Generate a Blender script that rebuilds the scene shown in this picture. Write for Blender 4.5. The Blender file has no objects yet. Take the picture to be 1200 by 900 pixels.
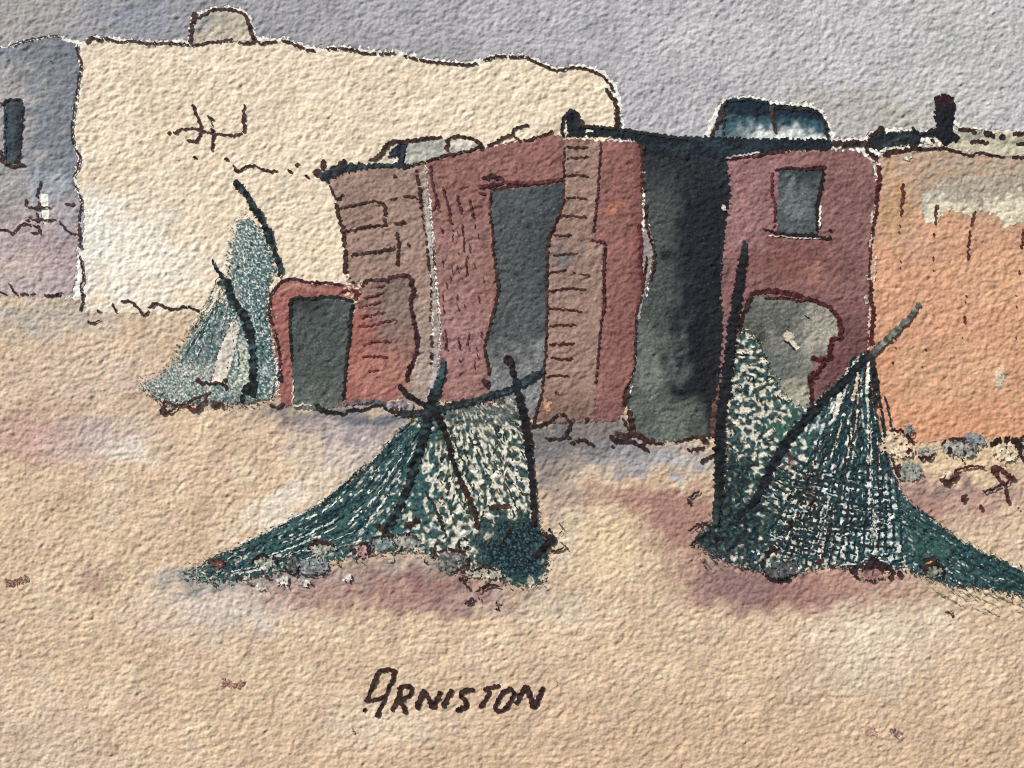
# A framed-close view of an ink and watercolour painting on rough cold-pressed paper.
# The sheet is real relief (felt-grain height field); every wash, ink line and brush
# stroke is a thin film of pigment lying on that relief, each painted motif its own object.
import bpy, math
import numpy as np

S = 2.0e-4                     # metres per drawing unit: the view is 1200 x 900 units = 24 x 18 cm
Z0 = 0.20
PAPER = (-380.0, -290.0, 1580.0, 1190.0)
PAINT = (-250.0, -190.0, 1450.0, 1080.0)
scn = bpy.context.scene
COL = scn.collection

# ------------------------------------------------------------------ noise
NT = 2048
def noise(seed, lam, bw=0.45, stretch=1.0, ang=0.0):
    """band-limited periodic noise, unit deviation; features lam units, stretched along ang degrees (anticlockwise)"""
    r = np.random.default_rng(seed)
    F = np.fft.rfft2(r.standard_normal((NT, NT)).astype(np.float32))
    fy = np.fft.fftfreq(NT)[:, None]; fx = np.fft.rfftfreq(NT)[None, :]
    a = math.radians(ang); ca, sa = math.cos(a), math.sin(a)
    u = (fx*ca - fy*sa)*stretch; v = (fx*sa + fy*ca)
    f = np.sqrt(u*u + v*v) + 1e-9
    F *= np.exp(-0.5*(np.log(f*lam)/bw)**2)
    t = np.fft.irfft2(F, s=(NT, NT)).astype(np.float32)
    return t/t.std()
def samp(t, x, y):
    x = np.asarray(x, np.float64); y = np.asarray(y, np.float64)
    x, y = np.broadcast_arrays(x, y)
    xf = np.floor(x); yf = np.floor(y)
    u = (x-xf).astype(np.float32); v = (y-yf).astype(np.float32)
    i = xf.astype(np.int64) % NT; j = yf.astype(np.int64) % NT
    i1 = (i+1) % NT; j1 = (j+1) % NT
    return (t[j, i]*(1-u)+t[j, i1]*u)*(1-v) + (t[j1, i]*(1-u)+t[j1, i1]*u)*v

N_a = noise(1, 13, 0.36, 1.25, 20)
N_b = noise(2, 7.0, 0.36, 1.35, 24)
N_c = noise(3, 3.7, 0.33, 1.4, 15)
N_e = noise(14, 20, 0.34, 1.25, 20)
N_f = noise(15, 13, 0.34, 1.3, 24)
N_d = noise(4, 46, 0.5)
EDGE1 = noise(5, 7, 0.6); EDGE2 = noise(6, 7, 0.6)
WARP1 = noise(7, 90, 0.6); WARP2 = noise(8, 90, 0.6)
GRAN = noise(9, 4.5, 0.5); MOTT = noise(10, 26, 0.7); BIG = noise(11, 130, 0.7)
FINE = noise(12, 3.0, 0.4); STRK = noise(13, 8, 0.5)
HT = 0.175*N_a + 0.135*N_b + 0.090*N_c + 0.18*N_d + 0.24*np.sqrt(N_e*N_e+0.05) + 0.16*np.sqrt(N_f*N_f+0.05)
def height(x, y): return samp(HT, x, y)

# ------------------------------------------------------------------ grid of the sheet
def axis(lo, a, b, hi):
    core = np.arange(a, b+0.5, 1.0)
    def grow(start, end):
        out = []; p = start; st = 1.0; sg = 1 if end > start else -1
        while abs(end-p) > st*1.5:
            st = min(st*1.02, 2.6); p += sg*st; out.append(p)
        out.append(end); return out
    return np.array(grow(a, lo)[::-1] + list(core) + grow(b, hi))
GX = axis(PAPER[0], -14, 1214, PAPER[2]); GY = axis(PAPER[1], -14, 914, PAPER[3])
HG = height(GX[None, :], GY[:, None]).astype(np.float32)

# ------------------------------------------------------------------ colour
KCAL = np.array([1.0, 1.0, 1.0])      # brightness of a white card under this light, per channel
def lin(c):
    c = np.asarray(c, np.float64)/255.0
    return np.where(c <= 0.04045, c/12.92, ((c+0.055)/1.055)**2.4)
def C(r, g, b):      # colour of the pigment itself
    a = np.array((r, g, b), float); y = a @ np.array((0.3, 0.59, 0.11))
    return lin(y+(a-y)*0.78)/KCAL
def const(c, shape): return np.broadcast_to(np.asarray(c), shape+(3,)).copy()
def mix(a, b, t): return a + (np.asarray(b)-a)*np.clip(t, 0, 1)[..., None]
def sst(e0, e1, x):
    t = np.clip((x-e0)/(e1-e0), 0, 1); return t*t*(3-2*t)
def blob(x, y, cx, cy, rx, ry, soft=0.75, warp=6, ang=0):
    dx = x + warp*samp(WARP1, x*1.7, y*1.7) - cx; dy = y + warp*samp(WARP2, x*1.7, y*1.7) - cy
    if ang:
        a = math.radians(ang); dx, dy = dx*math.cos(a)-dy*math.sin(a), dx*math.sin(a)+dy*math.cos(a)
    r = np.sqrt((dx/rx)**2 + (dy/ry)**2)
    return 1 - sst(1-soft, 1+soft*0.5, r)
def grain(col, x, y, g=0.10, m=0.08, b=0.05):
    f = 1 + g*samp(GRAN, x, y) + m*samp(MOTT, x, y) + b*samp(BIG, x, y)
    col = col*np.clip(f, 0.35, 1.7)[..., None]
    if g >= 0.12:        # glints on the paper grain, painted as light specks into the dense washes
        col = mix(col, col*2.2+0.03, 0.8*sst(1.3, 2.3, samp(FINE, x*0.8, y*0.8)+0.5*samp(GRAN, x+70, y)))
    return col

# ------------------------------------------------------------------ materials
def pigment(name, rough=0.92, spec=0.12, var=0.10, scale=2600.0, fibre=0.10):
    m = bpy.data.materials.new(name); m.use_nodes = True
    nt = m.node_tree; nd = nt.nodes; lk = nt.links
    bs = nd['Principled BSDF']; bs.inputs['Roughness'].default_value = rough
    bs.inputs['Specular IOR Level'].default_value = spec
    at = nd.new('ShaderNodeAttribute'); at.attribute_name = 'pigment'
    tc = nd.new('ShaderNodeTexCoord')
    n1 = nd.new('ShaderNodeTexNoise'); n1.inputs['Scale'].default_value = scale; n1.inputs['Detail'].default_value = 3
    mr = nd.new('ShaderNodeMapRange'); mr.inputs['From Min'].default_value = 0.25; mr.inputs['From Max'].default_value = 0.75
    mr.inputs['To Min'].default_value = 1-var; mr.inputs['To Max'].default_value = 1+var
    mx = nd.new('ShaderNodeVectorMath'); mx.operation = 'SCALE'
    n2 = nd.new('ShaderNodeTexNoise'); n2.inputs['Scale'].default_value = 4200.0; n2.inputs['Detail'].default_value = 4
    n2.inputs['Roughness'].default_value = 0.7
    bp = nd.new('ShaderNodeBump'); bp.inputs['Strength'].default_value = fibre*4; bp.inputs['Distance'].default_value = 4e-5
    lk.new(tc.outputs['Object'], n1.inputs['Vector']); lk.new(tc.outputs['Object'], n2.inputs['Vector'])
    lk.new(n1.outputs['Fac'], mr.inputs['Value']); lk.new(at.outputs['Color'], mx.inputs[0]); lk.new(mr.outputs['Result'], mx.inputs['Scale'])
    lk.new(mx.outputs['Vector'], bs.inputs['Base Color'])
    lk.new(n2.outputs['Fac'], bp.inputs['Height']); lk.new(bp.outputs['Normal'], bs.inputs['Normal'])
    return m
M_PAPER = pigment('cotton_paper', 0.95, 0.08, 0.03)
M_WASH = pigment('watercolour_wash', 0.92, 0.12, 0.10)
M_DARK = pigment('dense_watercolour', 0.85, 0.16, 0.16)
M_INK = pigment('sepia_ink', 0.70, 0.22, 0.18, 1800)

# ------------------------------------------------------------------ objects
def W(x, y, h):     # drawing units -> metres; the sheet hangs upright, facing -Y
    return np.stack([(x-600)*S, -h*S, Z0+(450-y)*S], -1)
def tag(o, label=None, cat=None, group=None, kind=None):
    if label: o['label'] = label
    if cat: o['category'] = cat
    if group: o['group'] = group
    if kind: o['kind'] = kind
def thing(name, label, cat, x, y, group=None):
    o = bpy.data.objects.new(name, None); COL.objects.link(o)
    o.empty_display_size = 0.004
    o.location = W(np.float64(x), np.float64(y), np.float64(0)).tolist()
    tag(o, label, cat, group); return o
def world_loc(o):
    l = np.array(o.location)
    while o.parent is not None:
        o = o.parent; l = l + np.array(o.location)
    return l
def link_mesh(name, co, faces, col, mat, parent=None, origin=None):
    """co (n,3) world; faces (m,4) quads; col (n,3)"""
    me = bpy.data.meshes.new(name)
    if parent is not None:
        base = world_loc(parent); loc = np.zeros(3)
    else:
        base = np.array(origin if origin is not None else co.mean(0)); loc = base
    v = (co-base).astype(np.float32)
    me.vertices.add(len(v)); me.vertices.foreach_set('co', v.ravel())
    k = faces.shape[1]
    me.loops.add(faces.size); me.loops.foreach_set('vertex_index', faces.astype(np.int32).ravel())
    me.polygons.add(len(faces)); me.polygons.foreach_set('loop_start', np.arange(0, faces.size, k, dtype=np.int32))
    at = me.attributes.new('pigment', 'FLOAT_COLOR', 'POINT')
    rgba = np.ones((len(v), 4), np.float32); rgba[:, :3] = np.clip(col, 0.002, 0.92)
    at.data.foreach_set('color', rgba.ravel())
    me.update(calc_edges=True); me.shade_smooth(); me.materials.append(mat)
    o = bpy.data.objects.new(name, me); COL.objects.link(o)
    if parent is not None: o.parent = parent
    else: o.location = loc.tolist()
    return o

def inpoly(poly, x, y):
    r = np.zeros(x.shape, bool); n = len(poly)
    for i in range(n):
        x1, y1 = poly[i]; x2, y2 = poly[(i+1) % n]
        if y1 == y2: continue
        c = (y1 > y) != (y2 > y)
        r ^= c & (x < (x2-x1)*(y-y1)/(y2-y1)+x1)
    return r
def wash(name, region, level, colour, parent=None, jit=1.3, mat=None, extra=None, bbox=None, origin=None):
    """a film of pigment over a region (list of polygons, or a function of x,y)"""
    mat = mat or M_WASH
    polys = None
    if not callable(region):
        polys = region if isinstance(region[0][0], (tuple, list)) else [region]
        allp = [p for q in polys for p in q]
        bbox = (min(p[0] for p in allp)-4, min(p[1] for p in allp)-4, max(p[0] for p in allp)+4, max(p[1] for p in allp)+4)
    i0, i1 = np.searchsorted(GX, [bbox[0], bbox[2]]); j0, j1 = np.searchsorted(GY, [bbox[1], bbox[3]])
    i0 = max(i0-1, 0); j0 = max(j0-1, 0); i1 = min(i1+1, len(GX)-1); j1 = min(j1+1, len(GY)-1)
    gx = GX[i0:i1+1]; gy = GY[j0:j1+1]
    cx, cy = np.meshgrid((gx[1:]+gx[:-1])/2, (gy[1:]+gy[:-1])/2)
    jx = cx + jit*samp(EDGE1, cx, cy); jy = cy + jit*samp(EDGE2, cx, cy)
    if polys is not None:
        m = np.zeros(cx.shape, bool)
        for q in polys: m |= inpoly(q, jx, jy)
    else: m = region(jx, jy)
    if extra is not None: m &= extra(cx, cy)
    jj, ii = np.nonzero(m)
    nx = len(gx)
    q = np.stack([jj*nx+ii, (jj+1)*nx+ii, (jj+1)*nx+ii+1, jj*nx+ii+1], 1)
    used = np.zeros(nx*len(gy), bool); used[q.ravel()] = True
    idx = np.cumsum(used)-1
    X, Y = np.meshgrid(gx, gy)
    xs = X.ravel()[used]; ys = Y.ravel()[used]; hs = HG[j0:j1+1, i0:i1+1].ravel()[used]
    c = colour(xs, ys) if callable(colour) else const(colour, xs.shape)
    return link_mesh(name, W(xs, ys, hs+level), idx[q], c, mat, parent, origin)

def spline(pts, step=0.8):
    P = np.array(pts, float)
    if len(P) == 1: P = np.vstack([P, P+[[1.5, 0.3]]])
    E = np.vstack([2*P[0]-P[1], P, 2*P[-1]-P[-2]])
    out = []
    for i in range(1, len(E)-2):
        p0, p1, p2, p3 = E[i-1], E[i], E[i+1], E[i+2]
        L = np.hypot(*(p2-p1)); n = max(2, int(L/step))
        t = np.linspace(0, 1, n, endpoint=False)[:, None]
        m1 = 0.4*(p2-p0); m2 = 0.4*(p3-p1)
        out.append((2*t**3-3*t*t+1)*p1 + (t**3-2*t*t+t)*m1 + (3*t*t-2*t**3)*p2 + (t**3-t*t)*m2)
    out.append(P[-1:]); return np.vstack(out)
SEED = [100]
def strokes(name, lines, level, colour, parent=None, width=2.6, wob=0.5, dry=0.0, mat=None, origin=None, taper=True, rough=0.17):
    """pen or brush lines: list of point lists, or of (points, width) or (points, width, colour)"""
    mat = mat or M_INK
    if parent is not None and name in ('outline', 'foot_marking', 'crack_marking', 'chip_marking') and len(lines) > 1:
        pl = [np.array(l[0] if isinstance(l[0], list) else l, float) for l in lines]     # marks far apart are parts of their own
        grp = list(range(len(pl)))
        for i in range(len(pl)):
            for j in range(i):
                gap = np.maximum(pl[i].min(0)-pl[j].max(0), pl[j].min(0)-pl[i].max(0)).clip(0)
                if np.hypot(*gap) < 32:
                    a, b = grp[i], grp[j]; grp = [b if g == a else g for g in grp]
        ks = sorted(set(grp))
        if len(ks) > 1:
            return [strokes(name, [l for l, g in zip(lines, grp) if g == k], level, colour, parent, width, wob, dry, mat, origin, taper, rough) for k in ks][0]
    cos, fcs, cls = [], [], []; base = 0
    for ln in lines:
        w = width; cc = colour; pts = ln
        if isinstance(ln[0], list):
            pts = ln[0]; w = ln[1] if len(ln) > 1 else width; cc = ln[2] if len(ln) > 2 else colour
        SEED[0] += 1; k = SEED[0]*37.3
        p = spline(pts); n = len(p)
        d = np.gradient(p, axis=0); L = np.hypot(d[:, 0], d[:, 1])+1e-9
        nrm = np.stack([-d[:, 1]/L, d[:, 0]/L], 1)
        s = np.arange(n)*0.8
        p = p + nrm*(wob*samp(STRK, s*1.1+k, k*3))[:, None]
        wf = np.interp(np.linspace(0, 1, n), np.linspace(0, 1, len(w)), w) if isinstance(w, (list, tuple)) else np.full(n, float(w))
        if mat is M_INK and name != 'handwritten_lettering': wf = wf*0.88
        wl = wf*(1+rough*samp(STRK, s*2.0+k, k*5)+rough*0.35*samp(FINE, s+k, k*7))
        wr = wf*(1+rough*samp(STRK, s*2.0+k, k*9)+rough*0.35*samp(FINE, s+k, k*11))
        if taper:
            wl = wl*(1+0.16*samp(N_b, p[:, 0]+9, p[:, 1])); wr = wr*(1+0.16*samp(N_b, p[:, 0], p[:, 1]+9)); e = np.minimum(s, s[-1]-s); tp = 0.45+0.55*np.clip(e/2.0, 0, 1); wl = wl*tp; wr = wr*tp
        wl = np.maximum(wl, 0.5); wr = np.maximum(wr, 0.5)
        K = int(max(3, min(17, np.ceil(wf.max()/1.1)+2)))
        t = np.linspace(-0.5, 0.5, K)[None, :]
        off = np.where(t < 0, t*wl[:, None], t*wr[:, None])
        x = p[:, 0:1]+nrm[:, 0:1]*off; y = p[:, 1:2]+nrm[:, 1:2]*off
        h = height(x, y)+level
        wet = samp(N_b, p[:-1, 0], p[:-1, 1])+0.6*samp(N_c, p[:-1, 0], p[:-1, 1])       # a pen skips the hollows of the grain
        keep = wet > (-2.15 if mat is M_INK and wf.max() < 4.2 and name != 'handwritten_lettering' else -9)
        if dry > 0: keep &= samp(STRK, s*0.7+k, k*13)[:-1] > np.quantile(samp(STRK, np.arange(4000)*0.7, k*13), dry*0.8)
        i = np.nonzero(keep)[0][:, None]; j = np.arange(K-1)[None, :]
        q = np.stack([i*K+j, i*K+j+1, (i+1)*K+j+1, (i+1)*K+j], -1).reshape(-1, 4)+base
        xs = x.ravel(); ys = y.ravel()
        c = cc(xs, ys) if callable(cc) else const(cc, xs.shape)
        f = 1+0.30*samp(STRK, (np.repeat(s, K))+k, k)+0.15*samp(GRAN, xs, ys)
        cls.append(c*np.clip(f, 0.4, 1.9)[:, None]); cos.append(W(xs, ys, h.ravel())); fcs.append(q); base += n*K
    q = np.vstack(fcs); co = np.vstack(cos); cl = np.vstack(cls)
    used = np.zeros(len(co), bool); used[q.ravel()] = True; idx = np.cumsum(used)-1
    return link_mesh(name, co[used], idx[q], cl[used], mat, parent, origin)

INK = C(62, 36, 29); INKB = C(30, 28, 32); TEALB = C(26, 42, 46)
L_WASH, L_WALL, L_PART, L_SUB, L_INK, L_NET, L_STR, L_POLE, L_TOP = 0.25, 0.5, 0.75, 1.0, 1.3, 1.65, 2.0, 2.4, 2.8

# ================================================================== the sheet and what it hangs on
def make_sheet():
    nx, ny = len(GX), len(GY)
    X, Y = np.meshgrid(GX, GY)
    co = W(X.ravel(), Y.ravel(), HG.ravel())
    ii, jj = np.meshgrid(np.arange(nx-1), np.arange(ny-1)); ii = ii.ravel(); jj = jj.ravel()
    q = np.stack([jj*nx+ii, (jj+1)*nx+ii, (jj+1)*nx+ii+1, jj*nx+ii+1], 1)
    # the edge of the sheet, turned back to the wall
    ring = np.concatenate([np.arange(nx), np.arange(1, ny)*nx+nx-1, (ny-1)*nx+np.arange(nx-2, -1, -1), np.arange(ny-2, 0, -1)*nx])
    back = co[ring].copy(); back[:, 1] = 5.0*S
    b = len(co); n = len(ring); a = np.arange(n); a1 = (a+1) % n
    side = np.stack([ring[a], ring[a1], b+a1, b+a], 1)
    co = np.vstack([co, back]); q = np.vstack([q, side])
    c = const(C(226, 222, 212), (len(co),)); c *= (1+0.02*samp(MOTT, co[:, 0]/S, co[:, 2]/S))[:, None]
    o = link_mesh('paper_sheet', co, q, c, M_PAPER, None, W(np.float64(600), np.float64(PAPER[3]), np.float64(0)))
    tag(o, 'white rough cold-pressed paper sheet under the whole painting, bare along the ink lines', 'paper')
make_sheet()

def make_wall():
    m = bpy.data.materials.new('plaster'); m.use_nodes = True
    nt = m.node_tree; bs = nt.nodes['Principled BSDF']; bs.inputs['Roughness'].default_value = 0.9
    n1 = nt.nodes.new('ShaderNodeTexNoise'); n1.inputs['Scale'].default_value = 60
    cr = nt.nodes.new('ShaderNodeValToRGB'); cr.color_ramp.elements[0].color = (0.42, 0.40, 0.37, 1); cr.color_ramp.elements[1].color = (0.55, 0.53, 0.49, 1)
    nt.links.new(n1.outputs['Fac'], cr.inputs['Fac']); nt.links.new(cr.outputs['Color'], bs.inputs['Base Color'])
    me = bpy.data.meshes.new('wall'); a = 3.0; y0, y1 = 5*S, 0.1
    v = [(-a, y0, -1), (a, y0, -1), (a, y0, 2.5), (-a, y0, 2.5), (-a, y1, -1), (a, y1, -1), (a, y1, 2.5), (-a, y1, 2.5)]
    me.from_pydata(v, [], [(0, 1, 2, 3), (5, 4, 7, 6), (4, 0, 3, 7), (1, 5, 6, 2), (3, 2, 6, 7), (4, 5, 1, 0)]); me.materials.append(m)
    o = bpy.data.objects.new('wall', me); COL.objects.link(o); tag(o, 'plain plaster wall the paper hangs on', None, None, 'structure')
make_wall()

# ================================================================== sky and ground washes
SKYLINE = [(-260, 44), (-100, 50), (0, 53), (15, 52), (27, 47), (40, 44), (68, 40), (74, 44), (88, 46), (98, 49), (103, 44), (115, 41), (128, 41), (150, 45), (175, 47), (200, 47),
           (220, 47), (225, 14), (235, 13), (247, 9), (270, 6), (284, 9), (295, 22), (302, 44), (325, 44), (336, 44), (355, 51), (370, 55), (405, 53), (430, 58), (463, 59), (480, 63),
           (500, 68), (545, 72), (562, 70), (585, 62), (617, 64), (630, 70), (652, 79), (670, 75), (690, 77), (708, 84), (722, 96), (727, 112), (729, 130), (733, 151), (780, 160), (822, 160),
           (832, 143), (840, 124), (850, 114), (880, 112), (905, 117), (950, 122), (966, 130), (974, 150), (980, 162), (1012, 160), (1022, 152), (1090, 150), (1124, 150), (1200, 153), (1460, 156)]
SX = np.array([p[0] for p in SKYLINE], float); SY = np.array([p[1] for p in SKYLINE], float)
def sky_region(x, y):
    return (y < np.interp(x, SX, SY)+0.1+1.3*samp(EDGE1, x*0.5+300, y*0.5)) & (x > PAINT[0]) & (x < PAINT[2]) & (y > PAINT[1])
def sky_col(x, y):
    c = const(C(148, 148, 153), x.shape)
    c = mix(c, C(166, 166, 172), sst(250, 650, x+60*samp(BIG, x, y)))
    c = mix(c, C(182, 182, 185), sst(560, 1100, x+40*samp(BIG, x, y)))
    c = mix(c, C(170, 165, 156), 0.8*blob(x, y, 1010, 145, 130, 50))
    c = mix(c, C(160, 156, 152), 0.7*blob(x, y, 20, 25, 90, 40))
    c = mix(c, C(135, 140, 158), 0.6*blob(x, y, 160, 20, 60, 30))
    c = mix(c, C(186, 176, 160), 0.5*blob(x, y, 1060, 135, 30, 12))
    c = mix(c, C(175, 178, 172), 0.5*blob(x, y, 1130, 60, 60, 70))
    edge = np.interp(x, SX, SY)-y
    c = mix(c, C(140, 140, 146), 0.45*(1-sst(0, 14, edge))*(x < 730))       # pigment pooled along the roof line
    return grain(c, x, y, 0.05, 0.03, 0.03)
o = wash('sky', sky_region, L_WASH, sky_col, bbox=(PAINT[0], PAINT[1], PAINT[2], 170), jit=1.2)
tag(o, 'pale lavender grey sky wash above the rooftops', None, None, 'structure')

GLINE = [(-260, 340), (60, 343), (92, 352), (120, 362), (240, 362), (320, 440), (325, 462), (840, 462), (850, 500), (1460, 500)]
GLX = np.array([p[0] for p in GLINE], float); GLY = np.array([p[1] for p in GLINE], float)
def ground_region(x, y): return (y > np.interp(x, GLX, GLY)) & (x > PAINT[0]) & (x < PAINT[2]) & (y < PAINT[3])
def ground_col(x, y):
    c = const(C(206, 177, 143), x.shape)
    c = mix(c, C(203, 172, 144), 0.7*sst(0.0, 1.4, samp(BIG, x+500, y)))
    c = mix(c, C(212, 188, 156), 0.7*sst(0.2, 1.5, samp(BIG, x, y+700)))
    c = mix(c, C(198, 164, 130), 0.75*sst(730, 900, y)*sst(200, 700, x))
    c = mix(c, C(196, 163, 142), 0.5*sst(0.8, 1.8, samp(MOTT, x*0.7, y*0.7)))
    B = lambda col, a, *k, **kw: mix(c, C(*col), a*blob(x, y, *k, **kw))
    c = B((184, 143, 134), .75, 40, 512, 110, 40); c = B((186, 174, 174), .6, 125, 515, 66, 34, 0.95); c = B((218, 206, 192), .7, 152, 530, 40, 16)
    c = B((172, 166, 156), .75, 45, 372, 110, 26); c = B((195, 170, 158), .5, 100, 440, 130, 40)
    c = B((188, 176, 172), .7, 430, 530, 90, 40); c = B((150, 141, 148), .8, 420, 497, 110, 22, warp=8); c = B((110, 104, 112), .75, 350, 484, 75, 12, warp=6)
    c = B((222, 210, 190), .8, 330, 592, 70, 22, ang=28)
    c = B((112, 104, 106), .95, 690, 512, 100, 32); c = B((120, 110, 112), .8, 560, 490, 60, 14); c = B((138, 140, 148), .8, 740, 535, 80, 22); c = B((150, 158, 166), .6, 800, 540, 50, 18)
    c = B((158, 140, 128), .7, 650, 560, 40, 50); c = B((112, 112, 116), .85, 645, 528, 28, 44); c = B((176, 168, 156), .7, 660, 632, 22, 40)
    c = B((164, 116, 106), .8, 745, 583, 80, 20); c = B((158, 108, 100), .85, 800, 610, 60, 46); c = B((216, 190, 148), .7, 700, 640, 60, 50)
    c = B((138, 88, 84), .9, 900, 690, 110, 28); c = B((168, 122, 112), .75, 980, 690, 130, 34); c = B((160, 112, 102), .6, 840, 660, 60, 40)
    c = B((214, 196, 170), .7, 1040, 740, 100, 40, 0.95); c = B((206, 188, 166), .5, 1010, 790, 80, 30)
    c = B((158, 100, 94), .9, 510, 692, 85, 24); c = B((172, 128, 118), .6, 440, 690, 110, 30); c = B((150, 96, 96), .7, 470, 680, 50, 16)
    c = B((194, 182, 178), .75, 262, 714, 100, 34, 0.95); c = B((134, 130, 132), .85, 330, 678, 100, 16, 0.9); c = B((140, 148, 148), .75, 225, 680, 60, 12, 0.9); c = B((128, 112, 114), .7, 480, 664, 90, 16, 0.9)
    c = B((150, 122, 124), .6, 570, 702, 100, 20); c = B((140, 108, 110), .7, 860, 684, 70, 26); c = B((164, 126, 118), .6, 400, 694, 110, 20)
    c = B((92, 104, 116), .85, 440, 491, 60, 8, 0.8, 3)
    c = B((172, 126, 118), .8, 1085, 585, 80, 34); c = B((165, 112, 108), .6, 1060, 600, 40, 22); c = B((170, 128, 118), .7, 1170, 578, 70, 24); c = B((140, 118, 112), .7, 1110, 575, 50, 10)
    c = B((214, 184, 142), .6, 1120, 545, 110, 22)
    c = B((176, 136, 122), .7, 108, 678, 28, 10); c = B((200, 176, 154), .6, 50, 870, 90, 50); c = B((214, 196, 168), .6, 650, 720, 60, 26)
    c = B((216, 198, 172), .5, 460, 850, 90, 30)
    return grain(c, x, y, 0.05, 0.045, 0.04)
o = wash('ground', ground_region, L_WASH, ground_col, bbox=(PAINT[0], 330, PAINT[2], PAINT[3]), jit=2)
tag(o, 'sandy ground wash with pink and lavender blooms', None, None, 'structure')

# ================================================================== far left: the grey house
h = thing('grey_house', 'bluish grey washed house cut off by the left edge, with a narrow dark window', 'house', -60, 345)
GH = [(-245, 52), (-100, 53), (0, 56), (15, 55), (27, 50), (40, 47), (70, 44), (76, 48), (87, 51), (90, 58), (93, 75), (92, 95), (88, 115), (83, 145), (84, 160), (87, 172), (92, 185), (86, 206),
      (88, 222), (93, 235), (98, 250), (99, 264), (96, 280), (90, 291), (90, 310), (88, 330), (85, 346), (60, 349), (0, 347), (-245, 345)]
def gh_col(x, y):
    c = const(C(152, 150, 152), x.shape)
    c = mix(c, C(117, 123, 134), 0.95*sst(20, 62, x+10*samp(WARP1, x*2, y*2))*(1-sst(200, 250, y)))
    c = mix(c, C(120, 127, 140), 0.8*blob(x, y, 30, 62, 60, 14))
    c = mix(c, C(150, 156, 170), 0.8*blob(x, y, 60, 218, 26, 18))
    c = mix(c, C(176, 158, 158), 0.95*sst(225, 275, y+6*samp(WARP1, x*2, y*2)))
    c = mix(c, C(170, 150, 152), 0.8*blob(x, y, 68, 292, 34, 40))
    c = mix(c, C(190, 170, 160), 0.7*blob(x, y, 20, 315, 40, 28))
    c = mix(c, C(160, 152, 160), 0.8*blob(x, y, 80, 255, 24, 22))
    return grain(c, x, y, 0.06, 0.06, 0.05)
chip = [(47, 226), (57, 227), (58, 262), (51, 263), (48, 247)]
wash('wall', GH, L_WALL-0.12, gh_col, h, extra=lambda x, y: ~inpoly(chip, x, y))
strokes('outline', [[[(12, 54), (27, 49), (40, 46), (58, 43), (70, 42)], 1.8], [[(-120, 54), (-40, 55), (2, 55)], 1.8], [(93, 53), (90, 58), (95, 73), (95, 82), (92, 95), (90, 115), (85, 145), (85, 160), (88, 172), (94, 183), (93, 192), (87, 208)],
    [[(87, 214), (92, 224)], 2.0], [[(94, 227), (96, 240), (93, 255), (93, 270)], 2.6], [[(93, 268), (95, 292)], 4.2], [(94, 300), (98, 325), (95, 337), (98, 347), (94, 365)], [[(96, 345), (99, 348)], 5],
    [[(-100, 343), (-60, 345), (-30, 340), (0, 342), (8, 346)], 2.4], [[(10, 332), (20, 345), (30, 344), (42, 345)], 2.6], [[(52, 345), (60, 347), (72, 345)], 3.6], [[(62, 346), (74, 343)], 2]], L_INK, INK, h, 2.6, dry=0.06)
strokes('crack_marking', [[[(50, 212), (44, 226), (46, 240), (44, 252), (48, 275)], 3], [[(32, 233), (30, 240), (38, 244), (46, 243), (60, 243)], 2.4], [[(30, 258), (45, 257), (55, 258), (66, 257)], 2.4], [[(36, 273), (44, 273), (48, 268)], 2.6],
    [[(-90, 270), (-50, 264), (0, 268), (12, 272), (15, 274), (27, 263), (45, 266)], 2.6], [[(70, 259), (78, 270), (90, 275)], 2.6], [[(76, 240), (88, 240)], [3, 5.5]], [[(60, 72), (61, 73)], 4, INKB]], L_INK, C(70, 34, 34), h, 2.6)
w = wash('window', [(8, 119), (12, 118), (24, 118), (26, 130), (24, 160), (21, 192), (7, 192), (6, 160)], L_PART,
         lambda x, y: grain(mix(const(C(58, 70, 80), x.shape), C(38, 46, 54), sst(16, 24, x)), x, y, 0.15), h, 0.8)
strokes('frame', [[[(4, 125), (8, 118), (16, 117), (25, 118), (27, 130), (25, 155), (23, 180), (21, 192)], 3.4, INKB], [[(0, 186), (5, 191), (14, 195), (30, 194)], 4.2], [[(0, 122), (5, 121)], 3], [[(6, 125), (6, 158), (7, 190)], 2.4, C(40, 50, 58)], [[(1, 176), (3, 188)], 4]], L_INK, INK, w, 3)

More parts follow.
